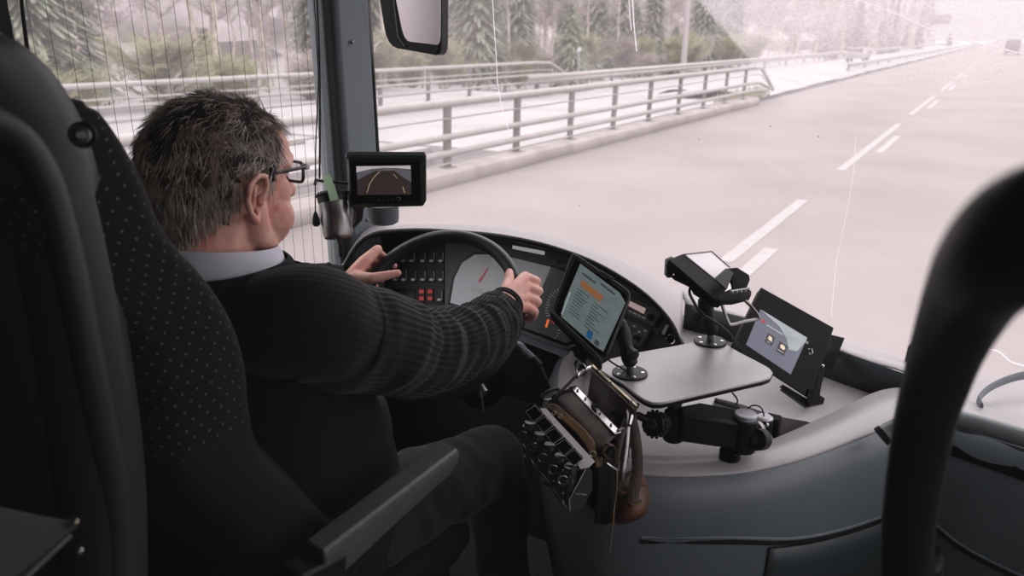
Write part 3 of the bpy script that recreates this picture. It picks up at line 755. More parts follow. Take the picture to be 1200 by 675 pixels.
def switch(cx, cy, m='blackg', w=8.6, h=16, marks=True, mm='white'):
    q = [(cx - w / 2, cy - h / 2), (cx + w / 2, cy - h / 2 + .4), (cx + w / 2, cy + h / 2 + .4), (cx - w / 2, cy + h / 2)]
    b_ = flat('rocker_switch', q, PAN, .004, 'black', ip, .003, bevel=.0008)
    if marks:
        mb = MB()
        mb.prism([PAN.at(cx - 2.4 + x, cy + 3.8 + y, .0076) for x, y in ((0, 0), (3.2, -.8), (4.6, .6), (4.2, 2.2), (.2, 2.0))], PAN.n * .0003)
        mb.prism([PAN.at(cx + w / 2 - 1.2 + x, cy - 6 + y, .0076) for x, y in ((0, 0), (.5, 0), (.5, 11), (0, 11))], PAN.n * .0003)
        mb.build('symbol', mm, b_, smooth=False)
for cx in (472, 482, 495, 505.5, 516): switch(cx, 301)
for cx in (463, 473, 484, 495, 505.5, 516): switch(cx, 323)
for cx in (494, 504):
    switch(cx, 346, marks=False)
    for dy in (-4.5, 3.5): flat('symbol', [(cx - 2.6, 346 + dy - 2), (cx + 2.6, 346 + dy - 2), (cx + 2.6, 346 + dy + 2.2), (cx - 2.6, 346 + dy + 2.2)], PAN, .0006, 'red', ip, .0072)
switch(514.5, 346.5)
flat('blank_panel', [(461, 338), (487, 338), (487, 355), (461, 355)], PAN, .003, 'blackg', ip, .0035)
# radios on the right
flat('radio', [(725, 341), (778, 365.5), (767, 383), (720, 361)], PAN, .010, 'panelg', ip, .002, bevel=.001)
flat('radio_display', [(738, 352.5), (757, 361.5), (754.5, 368), (736.5, 358.5)], PAN, .0012, M.setdefault('lcd', mat('lcd_pink', (226, 200, 198), .4, noise_amt=.05, emit=(226, 196, 194), es=.3)), ip, .012)
for i in range(4):
    x, y = 737 + i * 5.2, 363 + i * 2.5
    flat('radio_button', [(x, y), (x + 4, y + 1.9), (x + 3.5, y + 3.9), (x - .5, y + 2)], PAN, .001, 'white' if i % 2 else 'alu', ip, .012)
c = PAN.at(761.8, 371.5, .012); MB().lathe(c, PAN.n, [(0, .0095), (.006, .0085), (.007, .007)]).build('radio_knob', 'black', ip)
MB().tube([c + PAN.n * .004 + (Rr * math.cos(a) + Uu * math.sin(a)) * .0098 for a in [2 * PI * i / 20 for i in range(20)]], .0006, 5, closed=True).build('knob_ring', 'alu', ip)
flat('radio', [(718, 366), (764, 387), (752, 407), (706, 392)], PAN, .010, 'panelg', ip, .002, bevel=.001)
c = PAN.at(745.8, 395.5, .012); MB().lathe(c, PAN.n, [(0, .0095), (.006, .0085), (.007, .007)]).build('radio_knob', 'black', ip)
MB().tube([c + PAN.n * .004 + (Rr * math.cos(a) + Uu * math.sin(a)) * .0098 for a in [2 * PI * i / 20 for i in range(20)]], .0006, 5, closed=True).build('knob_ring', 'alu', ip)
for q in ((742, 381), (748, 387.5), (755, 386)): flat('radio_button', [(q[0], q[1]), (q[0] + 3, q[1] + 1.4), (q[0] + 2.5, q[1] + 3), (q[0] - .5, q[1] + 1.6)], PAN, .001, 'white', ip, .012)
flat('rocker_switch', [(772, 393), (780, 377), (787, 380), (779, 396)], PAN, .006, 'black', ip, .001, bevel=.001)
flat('rocker_switch', [(775.5, 391), (780.5, 380), (784, 381.5), (779, 392.5)], PAN, .002, 'alu', ip, .007)
c = PAN.at(786, 397.5, .003)
MB().tube([c + (PAN.n.orthogonal().normalized() * math.cos(a) + PAN.n.cross(PAN.n.orthogonal().normalized()) * math.sin(a)) * .0115 for a in [2 * PI * i / 28 for i in range(28)]], .0012, 6, closed=True).build('socket_ring', 'chrome', ip)
MB().lathe(c - PAN.n * .002, PAN.n, [(0, .0105), (.003, .0105), (.0031, .008), (.0005, .0078)]).build('socket', 'blackm', ip)
# lip under the panel
lip = [atY(520, 360, 1.705), atY(560, 372, 1.70), atY(613, 396, 1.695), atY(663, 415, 1.69), atY(700, 432, 1.68)]
MB().tube(cr(lip, 5), .007, 8, ry=.02, up=(0, 0, 1)).build('lower_lip', 'dash', ip)

# ================================================================== STEERING WHEEL
WC = V((-1.061, 1.379, 1.875)); WN = V((.127, -.732, .669)).normalized()
e1 = V((-.985, -.171, 0)); e1 = (e1 - WN * e1.dot(WN)).normalized(); e2 = WN.cross(e1) * -1
if e2.z > 0: e2 = -e2
RM = .2085
def rim(k): k = math.radians(k); return WC + (e1 * math.cos(k) + e2 * math.sin(k)) * RM
def rimT(k): k = math.radians(k); return (-e1 * math.sin(k) + e2 * math.cos(k)).normalized()
sw_ = empty('steering_wheel', WC, 'large black bus steering wheel gripped by the driver', 'steering wheel')
MB().tube([rim(k) for k in range(0, 360, 4)], .0165, 18, closed=True).build('rim', 'wheel', sw_)
hubc = WC - WN * .10
MB().lathe(hubc - WN * .03, WN, [(0, .04), (.02, .055), (.045, .057), (.058, .050), (.062, .03), (.062, .001)]).build('hub', 'black', sw_)
for k in (8, 172, 60, 120):
    a_ = hubc + (rim(k) - WC).normalized() * .045; b_ = rim(k)
    MB().tube([a_, a_.lerp(b_, .5) + WN * -.004, b_ - (rim(k) - WC).normalized() * .008], [.022, .018, .014], 12, ry=.006, up=rimT(k)).build('spoke', 'spoke' if k in (8, 172) else 'black', sw_)
sc = empty('steering_shaft', hubc - WN * .1, 'black steering column with control stalks below the wheel', 'steering column')
MB().cyl(hubc - WN * .03, hubc - WN * .22 + V((0, .03, -.1)), .055, .07, 24).build('cowl', 'blackm', sc, bevel=.01)
A = hubc - WN * .07
MB().tube(cr([A, A.lerp(DD(606, 404, 1.83), .6), DD(606, 404, 1.83), DD(614, 411, 1.83), DD(624, 420, 1.83)], 4), .010, 10).build('stalk', 'dash', sc)
MB().tube([DD(624, 420, 1.83), DD(632, 429, 1.825)], [.0115, .012], 12).build('stalk_tip', 'black', sc)
MB().tube(cr([DD(632, 429, 1.83), DD(637, 440, 1.84), DD(645, 462, 1.9)], 4), .007, 8).build('cable', 'black', sc)
MB().cyl(DD(560, 452, 1.75), DD(567, 462, 1.74), .014).build('ignition_barrel', 'steel', sc)
MB().tube([DD(563, 458, 1.73), DD(565, 470, 1.73), DD(566, 482, 1.735)], .003, 6).build('key', 'steel', sc)

# ================================================================== A-PILLAR FITTINGS
# rear-view camera monitor
def frame3(a, b, c):
    x = (b - a).normalized(); z = x.cross(c - a).normalized(); y = z.cross(x); return x, y, z
mt = DD(407, 184, 1.80); mt2 = DD(496, 184, 1.86); mt3 = DD(409, 241, 1.77)
MP = Plane.three(mt, mt2, mt3)
mon = empty('camera_monitor', MP.at(452, 243), 'small black rear-view camera monitor on the windscreen pillar, showing the road', 'monitor')
flat('housing', [(406, 187), (409, 183), (494, 184), (497, 187), (497, 240), (495, 242), (411, 244), (409, 242)], Plane(MP.p - MP.n * .03, MP.n), .03, 'black', mon, 0, bevel=.003)
flat('sunshade', [(405, 182), (496, 182), (497, 186), (405, 187)], MP, .022, 'panelg', mon, 0, bevel=.002)
flat('bezel', [(411, 191), (492, 190), (493, 237), (413, 240)], MP, .002, 'blackg', mon, .0005)
def monmat():
    m = mat('camera_picture', (60, 52, 50), .3, c2=(46, 40, 40), nscale=9, emit=(60, 50, 48), es=.4); return m
M['scrroad'] = monmat()
scr = flat('screen', [(417.5, 195), (481, 194), (482, 228), (419, 228.5)], MP, .0012, 'scrroad', mon, .003)
M['scrsky'] = mat('screen_sky', (205, 196, 196), .4, noise_amt=.05, emit=(200, 190, 192), es=.5)
M['scrhaze'] = mat('screen_haze', (112, 116, 126), .4, c2=(90, 84, 86), nscale=25, emit=(100, 100, 108), es=.4)
M['scrline'] = mat('screen_line', (200, 182, 140), .4, noise_amt=.05, emit=(200, 182, 140), es=.35)
flat('picture_haze', [(417.7, 199), (430, 198), (450, 196.5), (470, 198), (481.5, 200), (482, 214), (470, 206), (462, 200), (440, 200), (430, 205), (418.5, 211)], MP, .0004, 'scrhaze', scr, .0044)
flat('picture_sky', [(417.5, 195), (481, 194), (481.2, 198.5), (465, 197), (450, 196.6), (435, 198), (417.7, 202)], MP, .0004, 'scrsky', scr, .0049)
def strip(pts, w_, plane, off, nm, m, par):
    P = [plane.at(x, y, off) for x, y in pts]; MB().tube(P, w_, 6, ry=.0003, up=plane.n.cross((P[-1] - P[0]).normalized())).build(nm, m, par)
strip([(430, 226), (433, 216), (438, 208), (445, 201)], .0007, MP, .005, 'road_line', 'scrline', scr)
strip([(474, 226), (472, 219)], .0008, MP, .005, 'road_line', 'scrline', scr)
strip([(465.5, 209), (461, 204)], .0006, MP, .005, 'road_line', 'scrline', scr)
for i in range(5): MB().ball(MP.at(444 + i * 5.5, 234.3, .003), .0017, 1).build('button', 'panelg', mon)
MB().tube([MP.at(467, 233, .003) + (Rr * math.cos(a) + Uu * math.sin(a)) * .0042 for a in [2 * PI * i / 16 for i in range(16)]], .0004, 5, closed=True).build('button_ring', 'alu', mon)
c = DD(449, 240, 1.86); MB().lathe(c, (0, 0, -1), [(0, .038), (.03, .037), (.042, .035), (.046, .028), (.046, .001)], 32).build('swivel_base', 'pillar', mon)
MB().tube([DD(420, 243, 1.86), DD(419, 254, 1.9), DD(412, 262, 2.0)], .014, 10).build('bracket', 'black', mon)

# thermos mug in a holder
c0 = DD(389, 226, 1.80); ax = (DD(397, 279, 1.80) - c0).normalized(); Lm = (DD(397, 279, 1.80) - c0).length
mug = empty('travel_mug', c0 + ax * Lm, 'worn steel travel mug with black lid and pale green tag beside the monitor', 'mug')
MB().lathe(c0, ax, [(.012, .033), (.03, .034), (.05, .034), (.056, .0355), (Lm - .012, .035), (Lm - .003, .033), (Lm, .028), (Lm, .001)], 36).build('body', 'steel', mug)
MB().lathe(c0, ax, [(.022, .0352), (.012, .0358), (0, .0355), (-.003, .033), (-.001, .030), (.008, .029), (.010, .001)], 36).build('lid', 'black', mug)
xx = Rr; 
MB().ball(c0 + xx * -.014 + ax * .006, (.009, .009, .004)).build('lid_hole', 'blackm', mug); MB().ball(c0 + xx * .016 + ax * .006, (.009, .009, .004)).build('lid_hole', 'blackm', mug)
M['mint'] = mat('pale_green_tag', (168, 206, 164), .6, noise_amt=.06)
MB().prism([DD(378, 208, 1.77), DD(386, 206, 1.77), DD(392, 221, 1.75), DD(396, 234, 1.74), DD(387, 236, 1.74), DD(383, 222, 1.75)], V((0, .002, .003))).build('tag', 'mint', mug)
MB().tube([c0 + ax * .075 + (Rr * .0) + (-Ff) * .036 + Rr * .006 * math.cos(a) + Uu * .006 * math.sin(a) for a in [2 * PI * i / 14 for i in range(14)]], .0008, 5, closed=True).build('logo_ring', 'black', mug)
hl = empty('mug_holder', c0 + V((0, 0, .01)), 'thin black wire holder gripping the travel mug', 'holder')
zz = ax; xx = zz.orthogonal().normalized(); yy = zz.cross(xx)
MB().tube([c0 + ax * .004 + (xx * math.cos(a) + yy * math.sin(a)) * .0385 for a in [2 * PI * i / 32 for i in range(32)]], .0022, 8, closed=True).build('ring', 'black', hl)
MB().tube([DD(408, 215, 1.84), DD(390, 213, 1.83), DD(378, 212, 1.82), DD(370, 211, 1.80), DD(369, 216, 1.79)], .0038, 8).build('arm', 'black', hl)
MB().tube([c0 + ax * Lm * .98, DD(399, 286, 1.84), DD(400, 300, 1.85)], .006, 8).build('stem', 'black', hl)

# blind cord
M['cord'] = mat('black_cord', (18, 18, 19), .8, noise_amt=.2)
t = empty('blind_cord', DD(370, 255, 1.78), 'pair of thin black blind cords with a pull weight beside the pillar', 'cord')
MB().tube(cr([DD(367, -12, 1.85), DD(371, 40, 1.85), DD(373, 100, 1.84), DD(370, 170, 1.8), DD(369.5, 250, 1.78)], 5), .0015, 6).build('cord', 'cord', t)
MB().tube(cr([DD(371, -12, 1.83), DD(374, 60, 1.83), DD(375, 130, 1.82), DD(374.5, 209, 1.80)], 5), .0024, 6).build('cord', 'cord', t)
cc = DD(369.5, 248, 1.78); MB().lathe(cc, (0, 0, -1), [(0, .002), (.006, .005), (.018, .0085), (.03, .009), (.034, .006), (.034, .001)], 16).build('pull_weight', 'black', t)
t2 = MB().tube([atX(24, -14, -1.58), atX(26, 10, -1.58), atX(30, 42, -1.58), atX(40, 120, -1.58)], .0036, 8).build('window_cord', 'cord')
tag(t2, 'thick black cord hanging at the rear edge of the side window', 'cord')

# mirror
MR = Plane(DD(490, 40, 1.85), (.05, -1, .03))
mir = empty('rear_view_mirror', MR.at(490, 64), 'black-framed rounded rear-view mirror hanging at the top of the windscreen', 'mirror')
def rounded(pts, r=.25, n=4):
    out = []; m = len(pts)
    for i in range(m):
        p, a, b = V((*pts[i], 0)), V((*pts[i - 1], 0)), V((*pts[(i + 1) % m], 0))
        rr = r if not isinstance(r, (list, tuple)) else r[i]
        A_, B_ = p.lerp(a, rr), p.lerp(b, rr)
        for k in range(n + 1):
            t = k / n; q = A_.lerp(p, t).lerp(p.lerp(B_, t), t); out.append((q.x, q.y))
    return out
flat('frame', rounded([(443, -70), (527, -72), (526, 66), (463, 55)], [.1, .1, .12, .18]), Plane(MR.p - MR.n * .035, MR.n), .035, 'black', mir, 0, bevel=.005)
flat('glass', rounded([(452, -62), (517, -64), (516, 53), (474, 48)], [.1, .1, .1, .16]), MR, .001, 'mirror', mir, .0005)
strip([(457, -40), (466, 42), (474, 54)], .002, MR, .003, 'bezel_line', 'dash', mir)
MB().tube([MR.at(487, -60, -.03), MR.at(487, -110, -.04), V((MR.at(487, -110).x, MR.at(487, -110).y, 3.26))], .012, 10).build('mount_arm', 'black', mir)

# ================================================================== DRIVER'S SEAT
SX = -1.055
seat = empty('driver_seat', (SX, .55, 1.0), 'dark high-backed driver seat with small-dotted fabric, black plastic back shell and armrest', 'seat')
def back_profile():
    px = [(112, 118), (124, 126), (142, 138), (165, 180), (190, 250), (215, 290), (250, 330), (278, 375), (294, 425), (299, 480), (312, 522), (342, 553), (385, 602)]
    return [atX(x, y, -.80) for x, y in px]
prof = back_profile()
prof = [V((0, prof[0].y - .06, 2.446))] + prof + [V((0, .80, 1.70)), V((0, .82, 1.56))]
PR = cr([V((0, p.y, p.z)) for p in prof], 4)
def halfw(z):
    return .22 + .045 * min((2.446 - z) / .1, 1)
mb = MB(); rows = []; uvs = []; L = 0
for i, p in enumerate(PR):
    if i: L += (p - PR[i - 1]).length
    z = p.z; hw = halfw(z); yf = p.y + .012; th = .15 if z < 2.35 else max(.15 * ((2.447 - z) / .097) ** .5, .02)
    yb = yf - th - .02
    row = []; n = 40
    for k in range(n + 1):
        a = 2 * PI * k / n - PI / 2
        c_, s_ = math.cos(a), math.sin(a)
        ex = .38
        x = SX + hw * math.copysign(abs(c_) ** ex, c_); y = (yf + yb) / 2 + (yf - yb) / 2 * math.copysign(abs(s_) ** ex, s_)
        bol = max(0, abs(x - SX) / hw - .6) * .10 * (1 if s_ > 0 else 0)      # side bolsters stand forward
        y += -.035 * (1 - min(1, abs(x - SX) / hw / .6)) * (1 if s_ > 0 else 0)
        row.append(V((x, y, z))); 
    rows.append(row)
    acc = 0
    for k in range(n + 1):
        if k: acc += (row[k] - row[k - 1]).length
        uvs.append((acc, L))
split = next(i for i, p in enumerate(PR) if p.z < 2.0)
m1 = MB().grid(rows[:split + 1]); m1.uv = uvs[:(split + 1) * 41]; m1.add([sum(rows[0][:-1], V((0, 0, 0))) / 40], []); m1.uv.append((0, 0))
nn = len(m1.v) - 1; m1.f += [(nn, k + 1, k) for k in range(40)]
bk = m1.build('backrest', 'fabric', seat, angle=80)
m2 = MB().grid(rows[split:]); m2.build('lower_bolster', 'black', bk, angle=80)
MB().tube([r_[27] + V((.001, 0, 0)) for r_ in rows[split // 2:]], .003, 6).build('piping', 'blackm', bk)
# cushion
mb = MB(); rows2 = []
for y, hw, zt in [(.66, .2, 1.50), (.68, .25, 1.54), (.76, .26, 1.56), (.95, .26, 1.55), (1.10, .25, 1.55), (1.17, .23, 1.52), (1.19, .19, 1.47)]:
    rows2.append([V((SX + hw * math.copysign(abs(math.cos(a)) ** .45, math.cos(a)), y, (zt + 1.42) / 2 + (zt - 1.42) / 2 * math.copysign(abs(math.sin(a)) ** .6, math.sin(a)))) for a in [2 * PI * k / 32 for k in range(32)]])
mb.grid(rows2, closed_u=True); mb.f.append(tuple(range(32))); mb.f.append(tuple(range(6 * 32, 7 * 32)))
mb.build('cushion', 'blackm', seat)
MB().box((SX, .9, 1.36), (.42, .46, .1)).box((SX, .9, 1.15), (.3, .34, .32)).box((SX, .9, 1.02), (.46, .5, .04)).build('pedestal', 'blackm', seat, bevel=.015)
# armrest
zA = 1.825
A_, B_, C_, D_ = atZ(515, 516, zA), atZ(537, 525, zA), atZ(382, 643, zA), atZ(361, 630, zA)
mb = MB(); up = V((0, 0, 1))
ends = [(A_, B_), (D_, C_)]
ax_ = (A_ - D_).normalized()
rowsA = []
for t_, hh in ((-.02, .062), (0, .064), (.25, .058), (.5, .050), (.75, .044), (.93, .040), (1, .030)):
    l_, r_ = D_.lerp(A_, t_), C_.lerp(B_, t_)
    rowsA.append([l_, r_, r_ + V((.004, 0, -.012)), r_ + V((0, 0, -hh)), l_ + V((0, 0, -hh)), l_ + V((-.004, 0, -.012))])
mb.grid(rowsA, closed_u=True); mb.f.append(tuple(range(6))); mb.f.append(tuple(range(36, 42)))
arm = mb.build('armrest', mat('armrest_plastic', (76, 81, 83), .42, noise_amt=.25, nscale=90, bump=.9, bscale=420), seat, bevel=.004)
mb = MB(); l_, r_ = D_.lerp(A_, -.1), C_.lerp(B_, -.1)
mb.prism([l_ + V((-.005, -.02, -.01)), r_ + V((.004, -.02, -.01)), C_.lerp(B_, .12) + V((.004, 0, -.03)), D_.lerp(A_, .12) + V((-.004, 0, -.03))], (0, -.02, -.09))
mb.build('hinge_block', 'black', arm, bevel=.006)
MB().cyl(l_.lerp(r_, .5) + V((.03, .02, -.07)), l_.lerp(r_, .5) + V((.045, .02, -.07)), .009).build('pivot_bolt', 'steel', arm)
# rear shell: plastic tub behind the back, rolled outer rim
px = [(-40, 22), (0, 35), (45, 55), (85, 95), (114, 150), (134, 220), (150, 300), (165, 400), (178, 500), (184, 580), (185, 690), (185, 800)]
SH = cr([atX(x, y, -.79) for x, y in px], 5)
rowsS = []
for j, (dx, dy, dz) in enumerate([(-.12, -.004, .0), (-.04, .0, .002), (-.008, -.012, 0), (.0, -.03, -.006), (-.002, -.055, -.016), (-.02, -.075, -.03), (-.045, -.085, -.05), (-.07, -.082, -.07), (-.10, -.065, -.09)]):
    rowsS.append([p + V((dx, dy, dz * (1 if p.z > 2.35 else .3))) for p in SH])
sh = MB().grid(rowsS).build('back_shell', 'shell', seat, solid=.006, angle=80)
# second, inner roll of the shell and the recessed panel between
px2 = [(-60, 118), (0, 146), (30, 170), (56, 215), (72, 270), (88, 340), (104, 420), (120, 500), (134, 570), (140, 640), (140, 760)]
S2 = cr([atX(x, y, -.80) for x, y in px2], 5)
MB().tube(S2, .017, 14).build('inner_roll', 'shell', sh)
MB().grid([[p + V((-.02, -.004, 0)) for p in S2], [p + V((-.16, -.09, 0)) for p in S2], [p + V((-.34, -.13, 0)) for p in S2], [p + V((-.54, -.10, 0)) for p in S2]]).build('rear_panel', 'black', sh, solid=.004)
n_ = min(len(rowsS[8]), len(S2))
R8 = [rowsS[8][int(k * (len(SH) - 1) / 40)] for k in range(41)]; R2 = [S2[int(k * (len(S2) - 1) / 40)] + V((-.012, .01, 0)) for k in range(41)]
MB().grid([R8, [a.lerp(b, .5) + V((-.03, .01, 0)) for a, b in zip(R8, R2)], R2]).build('channel', 'blackm', sh, solid=.003)
bc = DD(97, 158, .715); bn = (EYE - bc).normalized()
MB().lathe(bc - bn * .006, bn, [(0, .0125), (.006, .0125), (.0075, .011), (.006, .008), (.006, .001)], 24).build('bolt_washer', 'black', sh)
MB().lathe(bc, bn, [(0, .0075), (.004, .007), (.0045, .0055), (.002, .0035), (.002, .0005)], 18).build('bolt', 'steel', sh)
# document pouch low down behind the shell
t = seat
TP = Plane.three(DD(0, 600, .60), DD(85, 612, .66), DD(20, 670, .60))
ttop = flat('pocket', [(-30, 590), (40, 605), (82, 612), (88, 618), (20, 675), (-30, 700)], TP, .006, 'black', t, 0, bevel=.002)
t = bpy.data.objects[-1] if False else ttop
MB().tube([TP.at(-20, 596, .004), TP.at(40, 608, .004), TP.at(84, 614, .004), TP.at(20, 668, .004)], .0018, 6).build('edge_bead', 'shell', t)
MB().tube([TP.at(80, 628, -.02), TP.at(14, 690, -.02)], .004, 8).build('lower_bead', 'shell', t)
MB().ball(DD(93, 646, .66), .004).build('stud', 'steel', t); MB().ball(DD(88, 612, .65), .0035).build('stud', 'brass', t)

# ================================================================== THE DRIVER
HC = DD(262, 200, 1.20)
drv = empty('person', (SX, .9, 1.0), 'grey-haired driver in glasses and a black ribbed sweater, both hands on the steering wheel', 'person')
hy = math.radians(-1)
hf = V((-math.sin(hy), math.cos(hy), -.10)).normalized(); hs = hf.cross(V((0, 0, 1))).normalized(); hu = hs.cross(hf)
def h(f, s, u): return HC + (hf * f + hs * s + hu * u) * 1.09
HR = Matrix((hf, hs, hu)).transposed()
body = MB()
body.ball(h(-.004, 0, .012), (.108, .087, .090), 3, HR)
body.ball(h(.036, 0, -.035), (.065, .068, .084), 3, HR)
body.ball(h(.046, 0, .026), (.058, .070, .062), 3, HR)
body.ball(h(.058, 0, -.098), (.038, .040, .028), 3, HR)
for s in (-1, 1):
    body.chain([h(.0, s * .064, -.045), h(.006, s * .060, -.082), h(.045, s * .032, -.105), h(.068, s * .010, -.108)], [.020, .022, .022, .018])
    body.ball(h(.056, s * .038, -.030), (.032, .027, .034), 2, HR); body.ball(h(.056, s * .030, -.078), (.036, .032, .036), 2, HR)         # cheek
    body.ball(h(.050, s * .046, -.065), (.038, .028, .034), 2, HR)
    body.chain([h(.088, s * .012, .018), h(.082, s * .040, .020), h(.062, s * .058, .010)], [.010, .011, .010])   # brow
    # ear: rim, lobe, bowl
    E0 = h(-.019, s * .080, -.026)
    er = [(.010, .004, -.012), (.014, .008, .014), (.006, .014, .028), (-.008, .018, .030), (-.020, .019, .018), (-.021, .017, -.004), (-.012, .012, -.022), (-.001, .007, -.034), (.006, .003, -.026)]
    body.chain([E0 + hf * a * 1.4 + hs * s * b + hu * c * 1.1 for a, b, c in [(a_, b_ * 1.75, c_) for a_, b_, c_ in er]], [.0042, .0045, .0046, .0048, .005, .005, .0055, .0075, .0055], 8)
    body.chain([E0 + hf * -.009 + hs * s * .010 + hu * .014, E0 + hf * -.009 + hs * s * .009 + hu * -.014], [.0085, .008], 8)
    body.chain([E0 + hf * -.002 + hs * s * .017 + hu * .016, E0 + hf * -.011 + hs * s * .022 + hu * .002, E0 + hf * -.004 + hs * s * .014 + hu * -.014], [.003, .003, .003], 8)
    body.chain([E0 + hf * .012 + hs * s * .004 + hu * -.002, E0 + hf * .010 + hs * s * .006 + hu * -.010], [.0045, .0045], 8)
body.chain([h(.094, 0, .012), h(.108, 0, -.012), h(.118, 0, -.034)], [.009, .011, .014])
for s in (-1, 1): body.ball(h(.104, s * .012, -.038), (.012, .009, .009), 2, HR)
body.chain([h(.090, -.020, -.068), h(.098, 0, -.066), h(.090, .020, -.068)], [.007, .009, .007])
body.chain([h(.086, -.018, -.077), h(.094, 0, -.078), h(.086, .018, -.077)], [.007, .009, .007])
NK = V((-1.03, .72, 2.10))
body.chain([h(-.022, 0, -.03), h(-.030, 0, -.10), NK], [.074, .074, .082])
body.ball(h(.028, 0, -.115), (.044, .050, .028), 2, HR)
for s in (-1, 1): body.chain([h(-.04, s * .022, -.02), h(-.055, s * .022, -.12)], [.038, .042])
# trunk, legs inside the clothes
SR, SL = V((SX + .19, .78, 2.055)), V((SX - .205, .82, 2.075))
body.chain([V((SX, .75, 2.03)), V((SX, .80, 1.85)), V((SX, .84, 1.62))], [.11, .125, .13])
body.chain([NK, V((SX + .1, .74, 2.08)), SR], [.06, .058, .05]); body.chain([NK, V((SX - .1, .76, 2.09)), SL], [.06, .058, .05])
KR = V((-.87, 1.33, 1.56)); KL = V((-1.28, 1.33, 1.56))
for K, s in ((KR, 1), (KL, -1)):
    body.chain([V((SX + s * .09, .84, 1.60)), K, V((K.x, K.y + .08, 1.12))], [.085, .058, .04])
# arms and hands
def hand(G, T, Rad, N, W, mir=1, thumb=None):
    """G a point on the rim, T along the rim towards the thumb side, Rad outward, N towards the driver, W the wrist"""
    rr = .0165
    mc = []
    for i, (off, L, r) in enumerate([(.040, 1.0, .0112), (.014, 1.08, .0116), (-.012, 1.0, .0112), (-.037, .85, .010)] if mir > 0 else [(.036, 1.0, .0102), (.012, 1.08, .0106), (-.012, 1.0, .0102), (-.034, .85, .0092)]):
        cc_ = G + T * off
        a0 = cc_ + Rad * (.026 if mir > 0 else .016) + N * .040
        a1 = cc_ + Rad * ((.046 if mir > 0 else .030) * L) + N * .010
        a2 = cc_ + Rad * (.026 if mir > 0 else .018) + N * -.022
        a3 = cc_ + Rad * -.006 + N * -.027
        body.chain([a0, a1, a2, a3], [r * 1.12, r * 1.02, r * .92, r * .82], 12)
        mc.append(a0)
        root = W.lerp(a0, .18) + T * (off * .25)
        body.chain([root, W.lerp(a0, .6) + N * .004, a0], [.018, .0165, r * 1.2], 12)
    body.ball((W * .45 + (mc[1] + mc[2]) * .275), .020, 2)
    tb, tm, tt, te = thumb
    body.chain([tb, tm, tt, te], [.017, .0135, .0115, .0095], 12)
    body.ball(tb.lerp(tm, .3), .018, 2)
kR = 196; GR = rim(kR); TR_ = rimT(kR); RR = (GR - WC).normalized()
if TR_.z < 0: TR_ = -TR_
WR = DD(589, 361, 1.67)
hand(GR, TR_, RR, WN, WR, 1, (WR.lerp(GR + WN * .03, .35) + TR_ * .024 - RR * .004, GR + WN * .030 + TR_ * .036 - RR * .016, GR + WN * .022 + TR_ * .058 - RR * .016, GR + WN * .012 + TR_ * .074 - RR * .018))
kL = 334; GL = rim(kL); TL_ = rimT(kL); RL = (GL - WC).normalized()
if TL_.z < 0: TL_ = -TL_
WL = DD(404, 332, 1.86)
hand(GL, TL_, RL, WN, WL, -1, (WL.lerp(GL, .35) + WN * .02 + TL_ * -.006, DD(436, 326, 1.83), DD(452, 323, 1.84), DD(466, 320, 1.85)))
ER, EL = DD(478, 412, 1.38), V((-1.39, 1.13, 1.945))
body.chain([SR, ER, WR], [.052, .046, .029]); body.chain([SL, EL, WL], [.052, .046, .029])
bd = remesh(body, 'body', 'skin', drv, .0032, 4, .5)

# eyes behind the glasses
for s in (-1, 1):
    MB().ball(h(.079, s * .031, .0), .0122, 2).build('eye', 'white', drv)
# glasses
gl = MB()
M['frame'] = mat('blue_black_frame', (24, 28, 38), .25, noise_amt=.1)
gg = empty('eyeglasses', h(.105, 0, .0), 'dark rectangular eyeglasses worn by the driver', 'glasses')
for s in (-1, 1):
    c = h(.104, s * .034, -.002); ring = []
    for k in range(28):
        a = 2 * PI * k / 28; ca, sa = math.cos(a), math.sin(a)
        ring.append(c + hs * (.026 * math.copysign(abs(ca) ** .55, ca)) + hu * (.0165 * math.copysign(abs(sa) ** .6, sa)) - hf * (abs(s * .034 + .026 * ca) ** 2 * 2.2))
    MB().tube(ring, .0028, 8, closed=True).build('rim', 'frame', gg)
    MB().add(ring, [tuple(range(28))]).build('lens', M['pane'], gg, smooth=False)
    MB().tube([h(.098, s * .062, .008), h(.086, s * .072, .008), h(.03, s * .083, .004), h(-.004, s * .086, -.0)], .0036, 8, ry=.0026).build('temple_arm', 'frame', gg)
    MB().box(h(.096, s * .064, .008), (.012, .008, .010), HR).build('hinge', 'steel', gg, bevel=.002)
MB().tube([h(.108, -.009, .004), h(.111, 0, .007), h(.108, .009, .004)], .0022, 8).build('bridge', 'frame', gg)

